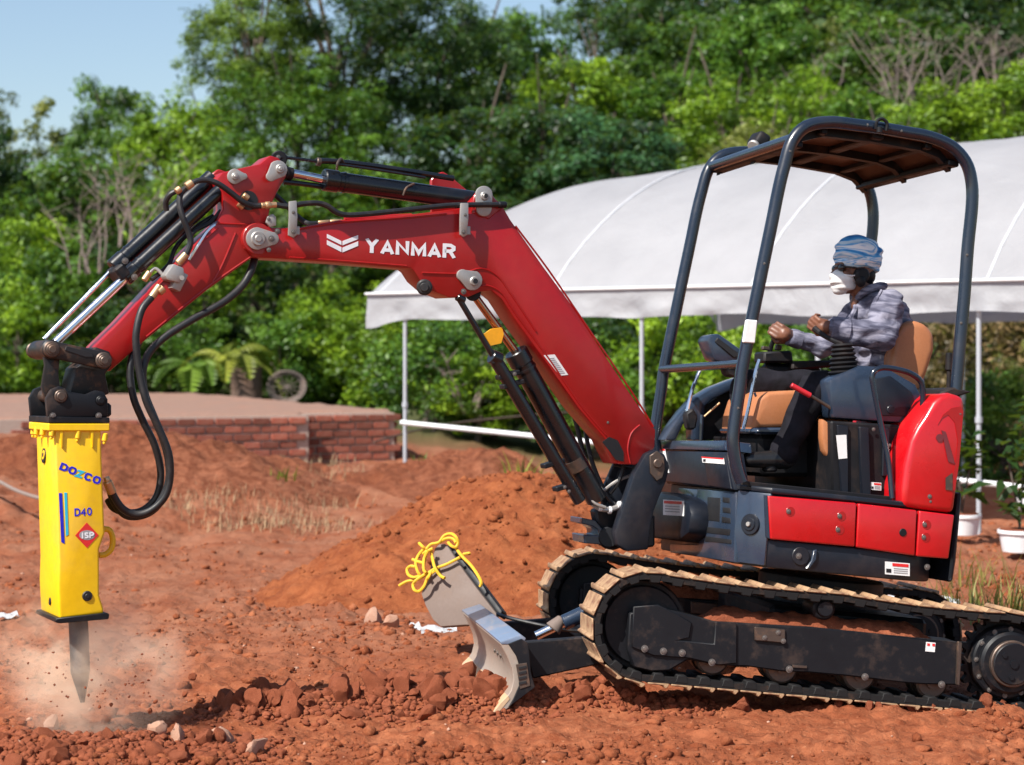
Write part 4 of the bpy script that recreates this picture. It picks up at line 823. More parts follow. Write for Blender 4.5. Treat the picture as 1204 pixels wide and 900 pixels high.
mb = MB(); a = NEAR[5]; mb.prism([(a.x + .006 - .0, a.z + .07), (a.x + .055, a.z + .07)][:0] or HF.poly([(877, 376), (890, 377), (887, 404), (873, 403)], VP - .024), VP - .034, VP - .012, .004); part('tube_decal', mb, 'sticker_white', RO, HF.M)
mb = MB(); q = HF.pp(1028, 300, .5); mb.cyl(Vector((FARP[-4].x, .53, FARP[-4].z - .02)), Vector((FARP[-4].x + .01, .53, FARP[-4].z + .07)), RT + .002, seg=16); part('tube_decal', mb, 'sticker_white', RO, HF.M)
# roof
rp = [(940, 168), (952, 156), (978, 150), (1037, 157), (1092, 167), (1114, 176), (1128, 192)]
top = HF.poly(rp, VP)
def roof_pt(t):
    k = t * (len(top) - 1); i = min(int(k), len(top) - 2); f = k - i; return (top[i][0] * (1 - f) + top[i + 1][0] * f, top[i][1] * (1 - f) + top[i + 1][1] * f)
mb = MB(); mb.prism([(x, z + .010) for x, z in top] + [(x, z + .022) for x, z in top[::-1]], VP + .02, .51, 0); RF = part('roof', mb, 'smoked_roof', EX, HF.M)
for t in (0.02, .30, .50, .70, .97):
    x, z = roof_pt(t); mb = MB(); mb.box((x, 0, z - .008), (.055 if t not in (.3, .7) else .035, 1.04, .03), .006); part('roof_bar', mb, 'black_frame', RF, HF.M)
for v in (-.47, 0.0, .46):
    mb = MB(); mb.prism([(x, z + .008) for x, z in top] + [(x, z - .03) for x, z in top[::-1]], v, v + .05, 0); part('roof_rail', mb, 'black_frame', RF, HF.M)
mb = MB(); mb.box(HF.pp(892, 166, .10), (.07, .13, .075), .02, Euler((0, R(25), 0)), 3); L_ = part('work_lamp', mb, 'black_plastic', RO, HF.M)
mb = MB(); q = HF.pp(887, 171, .06); mb.cyl(q, q + Vector((-.012, -.012, -.01)), .03, seg=20, bev=.004); part('lamp_lens', mb, 'cast_silver', RO, HF.M)
mb = MB(); mb.tube(HF.path([(901, 172, .04), (910, 166, .02), (916, 170, .0)]), .007); part('lamp_bracket', mb, 'cast_silver', RO, HF.M)
mb = MB(); mb.tube(HF.path([(1030, 152, -.585), (1031, 143, -.59), (1037, 140, -.59), (1043, 145, -.59), (1042, 154, -.585)]), .008); mb.cyl(HF.pp(1034, 150, -.6), HF.pp(1034, 156, -.6), .014, seg=12); part('lamp_hook', mb, 'black_plastic', RO, HF.M)
for (px, py) in ((899, 310), (929, 178), (1020, 147), (1060, 154), (1137, 300), (1130, 380), (868, 480)): bolt(RO, HF, px, py, VP - RT + .002, .55, BMR)
# ---- boom, arm, cylinders
def outline_strip(mb, pts, y0, y1, w):    # raised weld flange that follows an outline
    mb.tube([Vector((x, y0, z)) for x, z in pts], w, seg=6, smooth=False)
VB = -.10
boomP = [(288, 292), (287, 278), (294, 269), (306, 265), (322, 268), (350, 268), (400, 259), (470, 254), (520, 248), (548, 244), (559, 232), (568, 225), (577, 227), (592, 244), (600, 258), (640, 315), (680, 369), (737, 457), (771, 506), (770, 526), (760, 540), (747, 547), (727, 546), (713, 518), (680, 480), (640, 423), (603, 372), (590, 352), (578, 342), (566, 343), (552, 349), (528, 350), (508, 342), (494, 330), (487, 319), (483, 316), (400, 309), (337, 305), (300, 303)]
mb = MB(); mb.prism(BF.poly(boomP, VB), VB, .055, .006, 2); BO = part('boom', mb, 'red_paint', EX, BF.M)
# flange ribs
for pts in ([(345, 271), (400, 262), (470, 257), (525, 252)], [(340, 303), (400, 307), (478, 313)], [(560, 340), (572, 336), (590, 345), (606, 369), (643, 419), (682, 476), (712, 512)], [(606, 266), (645, 318), (690, 384), (742, 460), (768, 502)], [(496, 321), (540, 322), (566, 316), (585, 325), (600, 345), (630, 390)], [(752, 500), (742, 510), (738, 528), (741, 545)]):
    mb = MB(); mb.tube([Vector((*[BF.p(x, y, VB)[0]], VB - .001, BF.p(x, y, VB)[1])) for x, y in pts], .0045, seg=6, sub=4); part('weld_seam', mb, 'red_paint', BO, BF.M)
# cylinder lugs on top of boom (two plates)
for v, pg in ((-.105, [(554, 250), (557, 232), (564, 221), (577, 226), (590, 245), (575, 258)]), (.085, [(508, 252), (507, 212), (512, 205), (521, 202), (528, 206), (552, 226), (575, 232), (586, 249), (556, 259)])):
    mb = MB(); mb.prism(BF.poly(pg, v), v, v + .022, .004); part('cylinder_lug', mb, 'red_paint', BO, BF.M)
mb = MB(); mb.prism(BF.poly([(708, 520), (716, 514), (726, 518), (733, 532), (733, 543), (724, 541), (716, 530)], VB), VB - .003, VB + .001); part('boom_opening', mb, 'black_print', BO, BF.M)
# lower lug with inner roller/cable guide
mb = MB(); mb.cyl(BF.pp(499, 338, -.06), BF.pp(499, 338, -.13), .036, seg=20, bev=.008); mb.cyl(BF.pp(499, 338, -.125), BF.pp(499, 338, -.14), .02, seg=16, bev=.003); part('hose_guide', mb, 'rubber_hose', BO, BF.M)
def pin_plate(fr, pts, cx, cy, r, v, mat='cast_silver', parent=None, extra=()):
    mb = MB(); mb.prism(fr.poly(pts, v), v - .014, v, .004, 2); q = fr.pp(cx, cy, v); mb.cyl((q.x, v - .022, q.z), (q.x, v, q.z), r, seg=28, bev=.004); mb.cyl((q.x, v - .026, q.z), (q.x, v - .02, q.z), r * .5, seg=20, bev=.003)
    o = part('pin_plate', mb, mat, parent or BO, fr.M)
    for (a, b, s) in extra: bolt(parent or BO, fr, a, b, v - .014, s)
    return o
def teardrop(cx, cy, r1, ex, ey, r2, n=9):
    a0 = math.atan2(-(ey - cy), ex - cx); pts = []
    for k in range(n + 1): a = a0 + math.pi / 2 + math.pi * k / n; pts.append((cx + r1 * math.cos(a), cy - r1 * math.sin(a)))
    for k in range(n + 1): a = a0 - math.pi / 2 + math.pi * k / n; pts.append((ex + r2 * math.cos(a), ey - r2 * math.sin(a)))
    return pts
mb = MB(); q = BF.pp(303, 281, VB); mb.cyl((q.x, VB - .004, q.z), (q.x, .10, q.z), .068, seg=40, bev=.003); part('boom_nose', mb, 'red_paint', BO, BF.M)
pin_plate(BF, teardrop(302, 281, 13.5, 319, 281, 8), 302, 281, .032, VB - .004, extra=((319, 281, 1.1), (316, 294, .8), (326, 272, .9)))
pin_plate(BF, teardrop(568, 229, 10, 568, 246, 9), 568, 231, .02, -.105)
pin_plate(BF, teardrop(554, 330, 12, 543, 324, 7), 556, 331, .022, VB)
bolt(BO, BF, 545, 343, VB, 1.0)
mb = MB(); q = BF.pp(556, 331, VB); mb.cyl((q.x, VB - .026, q.z), (q.x, VB - .03, q.z), .012, seg=16); q = BF.pp(568, 231, VB); mb.cyl((q.x, -.132, q.z), (q.x, -.128, q.z), .010, seg=16); part('pin_hole', mb, 'black_print', BO, BF.M)
bolt(BO, BF, 714.7, 497, VB, .5)
# hose clamps
for (pts) in ([(340, 237), (349, 236), (350, 256), (349, 277), (345, 280), (339, 277), (340, 256)], [(542, 239), (551, 239), (551, 258), (549, 277), (545, 279), (541, 276), (541, 258)]):
    mb = MB(); mb.prism(BF.poly(pts, -.15), -.150, -.138, .003, 2); mb.prism(BF.poly([(pts[3][0] - 8, pts[3][1] - 10), (pts[3][0], pts[3][1] - 10), pts[3], (pts[3][0] - 8, pts[3][1])], VB), -.14, VB, .002); C_ = part('hose_clamp', mb, 'cast_silver', BO, BF.M)
    bolt(BO, BF, pts[3][0] - 4, pts[3][1] - 4, -.15, .8, BMR); bolt(BO, BF, pts[1][0] - 4, pts[1][1] + 14, -.15, .6, BMR)
mb = MB(); mb.prism(BF.poly([(313, 255), (319, 252), (323, 256), (323, 266), (316, 268), (311, 262)], -.09), -.112, -.095, .003, 2); part('hose_bracket', mb, 'cast_silver', BO, BF.M); bolt(BO, BF, 316, 258, -.112, .6)
# markings
for pts in ([(433, 346), (484, 371), (484, 385), (433, 360)], [(433, 368), (484, 393), (484, 410), (433, 384)], [(488, 371), (543, 350), (543, 364), (488, 386)], [(488, 394), (543, 372), (543, 388), (488, 411)]):
    mb = MB(); mb.prism(BF.poly([(x / 3 + 240, y / 3 + 160) for x, y in pts], VB), VB - .0018, VB - .0002); part('emblem_stripe', mb, 'letter_white', BO, BF.M)
strokes('maker_lettering', 'YANMAR', BF, (428.5, 297.5), (536.5, 304.5), 17.5, VB - .0002, 'letter_white', BO, .30, .10)
mb = MB(); mb.prism(BF.poly([(639, 418), (652, 417), (668, 441), (658, 442)], VB), VB - .0015, VB - .0002); part('boom_decal', mb, 'sticker_white', BO, BF.M)
for k in range(9):
    a = .1 + k * .09; mb = MB(); c0 = (641 + 17 * a * 1.0, 419 + 24 * a); mb.prism(BF.poly([(c0[0] + 1, c0[1]), (c0[0] + 8.5, c0[1] - .5), (c0[0] + 9, c0[1] + .5), (c0[0] + 1.6, c0[1] + .9)], VB), VB - .0024, VB - .0016); part('decal_text', mb, 'sticker_grey', BO, BF.M)
# arm
VA = -.075
armP = [(111, 408), (140, 380), (181, 336), (224, 292), (254, 265), (263, 246), (261, 226), (255, 211), (262, 203), (274, 200), (306, 193), (318, 183), (328, 186), (336, 196), (337, 207), (326, 226), (318, 244), (315, 260), (324, 275), (321, 292), (301, 300), (244, 341), (170, 401), (129, 437), (117, 433), (110, 422)]
mb = MB(); mb.prism(BF.poly(armP, VA), VA, -VA, .006, 2); AR = part('arm', mb, 'red_paint', EX, BF.M)
for pts in ([(255, 263), (290, 264), (318, 262)], [(277, 274), (262, 310), (250, 332)], [(182, 340), (226, 295), (256, 268)], [(172, 396), (245, 337), (298, 300)]):
    mb = MB(); mb.tube([Vector((BF.p(x, y, VA)[0], VA - .001, BF.p(x, y, VA)[1])) for x, y in pts], .004, seg=6, sub=4); part('weld_seam', mb, 'red_paint', AR, BF.M)
mb = MB(); mb.prism(BF.poly([(246, 214), (250, 204), (257, 199), (266, 202), (272, 212), (262, 226), (252, 224)], .05), .05, .075, .004); part('ram_lug', mb, 'red_paint', AR, BF.M)
pin_plate(BF, teardrop(276, 208, 9.5, 286, 208, 4), 275, 208, .016, VA, parent=AR)
pin_plate(BF, teardrop(326, 200, 11, 318, 208, 6), 328, 199, .020, VA - .02, parent=AR)
mb = MB(); mb.cyl(BF.pp(328, 187, -.02), BF.pp(328, 187, .03), .036, seg=24, bev=.004); part('pivot_boss', mb, 'black_frame', AR, BF.M)
bolt(AR, BF, 327, 185, -.021, .8)
mb = MB(); q = BF.pp(292, 236, VA); b = bmesh.new(); mb.cyl((q.x, VA - .003, q.z), (q.x, VA + .01, q.z), .042, seg=28); part('arm_opening', mb, 'black_print', AR, BF.M)
for (a, b) in ((289, 231), (283, 242)): mb = MB(); mb.cyl(BF.pp(a - 3, b - 2, -.085), BF.pp(a + 3, b + 3, -.085), .014, seg=10, bev=.003); part('hose_fitting', mb, 'brass', AR, BF.M)
# arm cylinder above boom
def ram(name_p, fr, tube0, tube1, rod0, rt, rr, v, parent, mt='cylinder_black', mr='chrome', collar=True):
    a, b, c = fr.pp(*tube0, v), fr.pp(*tube1, v), fr.pp(*rod0, v); mb = MB(); mb.cyl(a, b, rt, seg=28, bev=.004)
    d = (b - a).normalized()
    if collar: mb.cyl(a, a + d * .07, rt * 1.12, seg=28, bev=.005); mb.cyl(a + d * .09, a + d * .10, rt * 1.08, seg=28)
    T = part('ram_tube', mb, mt, parent, fr.M); mb = MB(); mb.cyl(c, a + d * .02, rr, seg=20); part('ram_rod', mb, mr, parent, fr.M); return T
ram('', BF, (380, 211.5), (556, 236), (334, 202), .044, .019, -.01, BO)
mb = MB(); mb.cyl(BF.pp(332, 202, -.06), BF.pp(332, 202, .05), .034, seg=20, bev=.005); mb.cyl(BF.pp(334, 203, -.01), BF.pp(344, 205, -.01), .028, seg=16, bev=.004); part('rod_eye', mb, 'black_frame', BO, BF.M)
for (pth, r) in (([(330, 185, -.02), (350, 187, -.02), (372, 190, -.02)], .0075), ([(371, 190, -.02), (392, 190, -.02), (450, 197, -.02), (533, 210, -.02)], .0135), ([(395, 193, -.05), (450, 201, -.05), (500, 209, -.05)], .006), ([(333, 214, .0), (360, 217, .0), (380, 220, .0)], .012)):
    mb = MB(); mb.tube(BF.path(pth), r, seg=10); part('hydraulic_pipe', mb, 'cylinder_black', BO, BF.M)
mb = MB(); mb.cyl(BF.pp(372, 190, -.02), BF.pp(377, 191, -.02), .019, seg=14, bev=.003); mb.tube(BF.path([(396, 200, -.06), (397, 192, -.07), (401, 187, -.05), (404, 192, -.03)]), .006); mb.tube(BF.path([(474, 230, -.055), (478, 221, -.06), (487, 216, -.055)]), .005); part('pipe_clip', mb, 'pin_steel', BO, BF.M)
# long hose run along boom
mb = MB(); mb.tube(BF.path([(224, 217, -.11), (232, 213, -.11), (243, 212, -.11), (256, 216, -.12), (272, 227, -.12), (286, 238, -.12), (297, 242, -.11), (307, 242, -.11)]), .0125, seg=10); part('hydraulic_hose', mb, 'rubber_hose', AR, BF.M)
mb = MB(); mb.cyl(BF.pp(307, 242, -.115), BF.pp(325, 241, -.115), .013, seg=10, bev=.002); mb.cyl(BF.pp(312, 242, -.115), BF.pp(318, 241, -.115), .017, seg=6, bev=.002); part('hose_fitting', mb, 'brass', BO, BF.M)
mb = MB(); mb.tube(BF.path([(325, 241, -.115), (340, 243, -.125), (355, 240, -.125), (372, 239, -.125), (384, 242, -.125), (396, 250, -.125), (408, 253, -.125), (430, 252, -.125), (470, 248, -.125), (525, 242, -.125), (560, 241, -.125), (594, 241, -.12)]), .0125, seg=10); part('hydraulic_hose', mb, 'rubber_hose', BO, BF.M)
mb = MB(); mb.cyl(BF.pp(586, 241, -.12), BF.pp(595, 241, -.12), .016, seg=10, bev=.003); part('hose_end', mb, 'black_frame', BO, BF.M)
mb = MB(); mb.tube(BF.path([(322, 228, .03), (335, 240, .03), (350, 255, .0), (362, 263, -.05), (376, 263, -.05)]), .012, seg=10); part('hydraulic_hose', mb, 'rubber_hose', BO, BF.M)
for (a, b, c, d) in ((374, 262, 388, 261), (388, 261, 402, 260)): mb = MB(); mb.cyl(BF.pp(a, b, -.06), BF.pp(c, d, -.06), .010, seg=8, bev=.002); part('hose_fitting', mb, 'brass', BO, BF.M)
mb = MB(); mb.tube(BF.path([(405, 258, -.07), (440, 256, -.07), (484, 254, -.07)]), .011); part('hydraulic_pipe', mb, 'red_paint', BO, BF.M)
# lift cylinder
ram('', BF, (606, 413), (702, 588), (557, 347), .050, .0185, -.03, BO, mr='copper_rod')
mb = MB(); mb.cyl(BF.pp(556, 345, -.07), BF.pp(556, 345, .05), .036, seg=20, bev=.005); part('rod_eye', mb, 'black_frame', BO, BF.M)
mb = MB(); mb.cyl(BF.pp(540, 352, -.09), BF.pp(581, 421, -.09), .0135, seg=12); mb.cyl(BF.pp(583, 424, -.09), BF.pp(682, 590, -.09), .030, seg=18, bev=.003); mb.cyl(BF.pp(537, 349, -.09), BF.pp(546, 354, -.09), .018, seg=12, bev=.003); mb.cyl(BF.pp(577, 419, -.09), BF.pp(588, 424, -.09), .034, seg=14, bev=.003); part('hydraulic_pipe', mb, 'cylinder_black', BO, BF.M)
for (a, b, s) in ((597, 441, .03), (602, 452, .028), (650, 545, .028), (664, 572, .03)):
    mb = MB(); mb.box(BF.pp(a, b, -.08), (.11, .05, .022), .004, Euler((0, R(-20), 0))); part('ram_clamp', mb, 'black_frame', BO, BF.M)
bolt(BO, BF, 605, 440, -.11, .8, BMR); bolt(BO, BF, 664, 573, -.12, .7, BMR); bolt(BO, BF, 669, 578, -.12, .7, BMR)
mb = MB(); mb.prism(BF.poly([(568, 393), (577, 387), (590, 385), (592, 393), (589, 404), (572, 408), (567, 401)], -.055), -.06, -.052, .001); part('orange_tag', mb, 'orange_tag', BO, BF.M)
mb = MB(); mb.cyl(BF.pp(674, 539, -.03), BF.pp(681, 551, -.03), .0512, seg=28); part('ram_stamp', mb, 'pin_steel', BO, BF.M)
# bucket cylinders (twin)
ram('', BF, (133, 316), (250, 208), (52, 399), .036, .010, .04, AR, mr='chrome')
ram('', BF, (146, 328), (262, 222), (66, 403), .032, .020, -.035, AR, mr='chrome')
mb = MB(); mb.box(BF.pp(139, 321, 0), (.05, .15, .06), .008, Euler((0, R(-45), 0))); part('ram_bridge', mb, 'black_frame', AR, BF.M)
bolt(AR, BF, 147, 307, -.07, 1.1, BMR); bolt(AR, BF, 158, 326, -.07, 1.1, BMR)
# upper hose loops and valve block
for (pth, r, m_) in (([(196, 248, -.02), (195, 238, -.03), (200, 229, -.05), (209, 224, -.06)], .012, 'rubber_hose'), ([(222, 219, -.10), (213, 227, -.11), (211, 240, -.12), (215, 256, -.13), (222, 274, -.13), (224, 286, -.13), (219, 299, -.13)], .013, 'rubber_hose'),
                     ([(251, 254, .0), (235, 264, .0), (222, 274, .02), (206, 292, .0), (198, 312, -.02), (178, 329, -.05)], .010, 'rubber_hose'), ([(260, 248, -.03), (247, 262, -.03), (230, 271, -.04), (222, 281, -.06)], .010, 'rubber_hose'), ([(256, 262, -.06), (244, 272, -.07), (232, 290, -.08), (222, 306, -.08)], .008, 'chrome'), ([(175, 322, -.05), (182, 316, -.05), (190, 322, -.06), (196, 330, -.07)], .008, 'cast_silver')):
    mb = MB(); mb.tube(BF.path(pth), r, seg=10); part('hydraulic_hose', mb, m_, AR, BF.M)
for (a, b, c, d, r) in ((219, 220, 226, 215, .019), (207, 226, 212, 222, .016), (219, 299, 209, 310, .017), (188, 336, 178, 350, .017), (169, 330, 176, 320, .014), (192, 339, 186, 344, .02)):
    mb = MB(); mb.cyl(BF.pp(a, b, -.125), BF.pp(c, d, -.125), r, seg=10, bev=.003); part('hose_fitting', mb, 'brass', AR, BF.M)
mb = MB(); mb.prism(BF.poly([(200, 311), (212, 316), (213, 325), (207, 334), (193, 330), (190, 325)], -.1), -.15, -.075, .005, 2); mb.prism(BF.poly([(208, 318), (219, 324), (209, 344), (199, 339)], -.1), -.135, -.075, .005, 2); mb.cyl(BF.pp(214, 327, -.14), BF.pp(214, 327, -.155), .01, seg=10); part('valve_block', mb, 'cast_silver', AR, BF.M)
# long drop hoses to breaker
for (pth, r) in (([(300, 300, -.02), (296, 316, -.05), (285, 336, -.07), (262, 356, -.09), (228, 375, -.10), (196, 395, -.11), (176, 414, -.12), (168, 436, -.13), (170, 462, -.13), (182, 493, -.13), (193, 520, -.12), (199, 548, -.11), (197, 572, -.10), (185, 595, -.09), (168, 606, -.07), (148, 606, -.05), (134, 590, -.02), (127, 566, .0)], .0165),
                 ([(178, 350, -.13), (167, 364, -.14), (161, 386, -.15), (160, 405, -.15), (164, 438, -.15), (172, 472, -.16), (186, 502, -.16), (198, 532, -.16), (200, 560, -.15), (194, 584, -.14), (178, 600, -.12), (160, 605, -.10), (144, 598, -.10), (133, 582, -.11), (127, 568, -.13)], .0155),
                 ([(164, 402, -.04), (156, 418, -.05), (153, 440, -.06), (157, 468, -.07), (168, 495, -.07), (182, 524, -.07), (189, 556, -.06), (184, 584, -.05), (168, 600, -.03), (150, 603, .0), (134, 598, .03), (127, 588, .06)], .0155)):
    mb = MB(); mb.tube(BF.path(pth), r, seg=12, sub=6); part('hydraulic_hose', mb, 'rubber_hose', AR, BF.M)
mb = MB(); mb.cyl(BF.pp(126, 566, -.13), BF.pp(132, 580, -.115), .019, seg=12, bev=.003); mb.cyl(BF.pp(125, 561, -.13), BF.pp(127, 568, -.13), .014, seg=6, bev=.002); part('hose_fitting', mb, 'brass', AR, BF.M)
# linkage
LK = None
def slot_link(ax, ay, bx, by, r, v0, v1, name, mat, parent, hole=True):
    mb = MB(); mb.prism(BF.poly(teardrop(ax, ay, r, bx, by, r), v0), v0, v1, .005, 2); return part(name, mb, mat, parent, BF.M)
LK = slot_link(61, 411, 122, 424, 10, -.150, -.125, 'linkage', 'rusty_link', EX); slot_link(61, 411, 122, 424, 10, .125, .150, 'link_bar', 'rusty_link', LK)
mb = MB(); mb.prism(BF.poly([(78, 407), (108, 415), (110, 420), (100, 420), (76, 412)], -.15), -.1535, -.149, .001); part('link_slot', mb, 'black_print', LK, BF.M)
for v in (-.122, .095): mb = MB(); mb.prism(BF.poly([(50, 411), (56, 402), (66, 404), (71, 415), (69, 440), (73, 470), (68, 478), (54, 474), (49, 455), (53, 430)], v), v, v + .027, .005, 2); part('rocker_link', mb, 'rusty_link', LK, BF.M)
mb = MB(); mb.prism(BF.poly([(110, 408), (128, 414), (130, 430), (122, 440), (127, 463), (110, 470), (80, 465), (88, 433), (98, 425)], -.07), -.095, .095, .008, 2); part('arm_tip', mb, 'rusty_link', LK, BF.M)
for (cx, cy, r, mat) in ((61, 411, .034, 'pin_steel'), (122, 424, .034, 'pin_steel'), (71, 466, .036, 'pin_steel'), (118, 471, .028, 'black_frame')):
    mb = MB(); q = BF.pp(cx, cy, -.16); mb.cyl((q.x, -.172, q.z), (q.x, .172, q.z), r * .72, seg=24, bev=.003); mb.cyl((q.x, -.165, q.z), (q.x, -.15, q.z), r, seg=28, bev=.005); mb.cyl((q.x, -.178, q.z), (q.x, -.17, q.z), r * .5, seg=20, bev=.003); mb.cyl((q.x, .150, q.z), (q.x, .165, q.z), r, seg=28, bev=.005); part('link_pin', mb, mat, LK, BF.M)
mb = MB(); mb.cyl(BF.pp(61, 411, -.15), BF.pp(61, 411, -.15) + Vector((0, .26, 0)), .040, seg=24, bev=.006); part('pin_collar', mb, 'rusty_link', LK, BF.M)
# breaker
VK = -.165
mb = MB(); mb.prism(BF.poly([(64, 505), (119, 505), (120, 540), (123, 618), (124, 626), (117, 646), (117, 700), (122, 716), (122, 722), (70, 728), (68, 690), (69, 660)], VK), VK, -VK, .010, 3)
BK = part('breaker', mb, 'yellow_paint', EX, BF.M, label='yellow hydraulic rock breaker')
mb = MB(); mb.prism(BF.poly([(56, 498), (128.5, 498), (128, 507), (56, 507)], VK), VK - .012, -VK + .012, .004); part('top_flange', mb, 'yellow_paint', BK, BF.M)
mb = MB(); mb.prism(BF.poly([(56, 490), (128, 491), (128.5, 497.5), (56, 497.5)], VK), VK - .012, -VK + .012, .003); BR = part('mounting_plate', mb, 'black_frame', BK, BF.M)
br = [(56, 491), (54, 469), (60, 458), (71, 454), (83, 461), (101, 464), (113, 459), (122, 461), (127, 470), (127, 491)]
for v in (VK, -VK - .03): mb = MB(); mb.prism(BF.poly(br, VK), v, v + .03, .006, 2); part('bracket_plate', mb, 'black_frame', BK, BF.M)
mb = MB(); mb.prism(BF.poly([(66, 470), (122, 474), (122, 490), (66, 490)], 0), -.13, .13, .01); part('bracket_web', mb, 'black_frame', BK, BF.M)
BB = MB(); BB.cyl((0, 0, 0), (0, 0, -.034), .0115, seg=12, bev=.003); BB.cyl((0, 0, -.032), (0, 0, -.046), .007, seg=8, bev=.002); BBM = BB.mesh('flange_bolt', 'yellow_paint')
xs = [BF.p(61, 508, VK)[0], BF.p(92, 508, VK)[0], BF.p(124, 508, VK)[0]]; zf = BF.p(92, 506.5, VK)[1]
for x in xs:
    for v in (VK - .0, -VK): link('flange_bolt', BBM, BF.M @ Matrix.Translation((x, v, zf)), BK)
for v in (-.055, .055): link('flange_bolt', BBM, BF.M @ Matrix.Translation((xs[0] - .012, v, zf)), BK)
for px in (72, 108): mb = MB(); mb.prism(BF.poly([(px - 2, 507), (px + 2, 507), (px + 1.2, 527), (px - .2, 527)], VK), VK - .008, VK + .004, .003); part('gusset', mb, 'yellow_paint', BK, BF.M)
for (px) in (62, 116): bolt(BR, BF, px, 489, VK - .008, 1.0, BMR)
mb = MB(); mb.prism(BF.poly([(65, 727), (125, 720.5), (128, 722), (127, 728), (70, 733), (65, 732)], VK), VK - .012, -VK + .012, .003); part('bottom_plate', mb, 'black_frame', BK, BF.M)
q0 = BF.pp(97, 728, 0.0); 
mb = MB(); a = BF.pp(92, 728, 0); b = BF.pp(94.5, 790, 0); c = BF.pp(97, 826, 0); mb.cyl(a, b, .040, .040, seg=28); 
mb.cyl(b, c, .040, .009, seg=28); CH = part('chisel', mb, 'chisel_steel', BK, BF.M, sharp=50)
mb = MB(); mb.tube(BF.path([(121, 622, -.03), (129, 624, -.03), (132.5, 634, -.03), (131, 645, -.03), (124, 652, -.03), (117, 653, -.03)]), .0125, seg=10); part('lifting_eye', mb, 'yellow_paint', BK, BF.M)
mb = MB(); q = BF.pp(102.5, 701, VK); mb.cyl((q.x, VK - .006, q.z), (q.x, VK + .01, q.z), .021, seg=28, bev=.003); mb.cyl((q.x, VK - .009, q.z), (q.x, VK, q.z), .010, seg=20, bev=.002); part('plug', mb, 'black_print', BK, BF.M)
def z3(x, y): return (x / 5, 540 + y / 5)
V3 = VK - .0008
for (t, a, b, h, m_) in (('DO', (345, 60), (440, 97), 9, 'letter_blue'), ('Z', (439, 103), (487, 116), 9, 'letter_cyan'), ('CO', (489, 118), (583, 152), 9, 'letter_blue'), ('D40', (438, 336), (540, 330), 9.2, 'letter_blue')):
    strokes('lettering', t, BF, z3(*a), z3(*b), h, VK - .0002, m_, BK, .34 if t != 'D40' else .24, .14)
for (pts, m_) in (([(345, 200), (364, 200), (379, 498), (360, 488)], 'letter_blue'), ([(377, 197), (393, 197), (402, 445), (387, 453)], 'letter_cyan'), ([(510, 373), (580, 447), (511, 523), (441, 449)], 'sticker_red')):
    mb = MB(); mb.prism(BF.poly([z3(*p) for p in pts], VK), VK - .0016, VK - .0002); part('stripe' if m_ != 'sticker_red' else 'diamond_badge', mb, m_, BK, BF.M)
mb = MB(); mb.prism(BF.poly([z3(511 + 46 * math.cos(k * math.pi / 10), 447 + 29 * math.sin(k * math.pi / 10)) for k in range(20)], VK), VK - .0022, VK - .0014); part('badge_oval', mb, 'sticker_grey', BK, BF.M)
strokes('lettering', 'ISP', BF, z3(479, 468), z3(553, 464), 7.2, VK - .0023, 'letter_white', BK, .28, .14)
# emblem and plugs on the narrow front face
xf = BF.p(66, 600, VK)[0]
def fface(z_px, off, r, mat, name, th=.004):
    zz = BF.p(66, z_px, VK)[1]; xx = BF.p(64 + (z_px - 505) / 223 * 5.5, z_px, VK)[0]
    mb = MB(); mb.cyl((xx - th, off, zz), (xx + .02, off, zz), r, seg=24, bev=.001); return part(name, mb, mat, BK, BF.M)
fface(537, .03, .034, 'black_print', 'round_emblem', .003); fface(537, .03, .020, 'yellow_paint', 'emblem_ring', .0045); fface(537, .03, .010, 'black_print', 'emblem_mark', .006)
fface(711, -.02, .016, 'black_print', 'plug')
# ------------------------------------------------------------ operator on the seat
def fuse(mb, name, mat, voxel=0.008, smooth=6, wr=0.0, wf=14, aniso=(1, 1, 1), seed=0, sharp=180):
    """overlapping limbs fused into one continuous skin"""
    me = mb.mesh(name, None); o = bpy.data.objects.new('t', me); COL.objects.link(o)
    m = o.modifiers.new('r', 'REMESH'); m.mode = 'VOXEL'; m.voxel_size = voxel; m.use_smooth_shade = True
    s = o.modifiers.new('s', 'SMOOTH'); s.factor = 0.5; s.iterations = smooth
    dg = bpy.context.evaluated_depsgraph_get(); out = bpy.data.meshes.new_from_object(o.evaluated_get(dg)); bpy.data.objects.remove(o)
    if wr:
        n = len(out.vertices); co = np.empty(n * 3, np.float32); no = np.empty(n * 3, np.float32); out.vertices.foreach_get('co', co); out.vertices.foreach_get('normal', no)
        co = co.reshape(-1, 3); no = no.reshape(-1, 3)
        w = np.array([mnoise.noise(Vector((c[0] * wf * aniso[0] + seed, c[1] * wf * aniso[1], c[2] * wf * aniso[2]))) - abs(mnoise.noise(Vector((c[0] * wf * aniso[0] * .6 + 9, c[1] * wf * .6, c[2] * wf * aniso[2] * .6 + seed)))) for c in co])
        co = co + no * (w * wr)[:, None]; out.vertices.foreach_set('co', co.astype(np.float32).ravel()); out.update()
    out.name = name; out.materials.clear(); out.materials.append(MATS[mat]); return out
H = HF.pp
hip = H(1045, 450, 0)
PE = link('person', None, HF.M @ Matrix.Translation(hip)); tag(PE, 'operator on the excavator seat in grey shirt, white face mask and blue head cloth', 'person')
def pl(name, me, label=None, M=None): return link(name, me, M or HF.M, PE, label)
chest = H(1032, 374, 0); neck0 = H(1018, 345, 0.0); head = H(1004, 320, 0.0); shN = H(1044, 360, -.20); shF = H(1010, 366, .17)
elN = H(1036, 396, -.28); wrN = H(980, 387, -.24); haN = H(962, 384, -.22)
elF = H(966, 408, .24); wrF = H(932, 398, .26); haF = H(922, 394, .26)
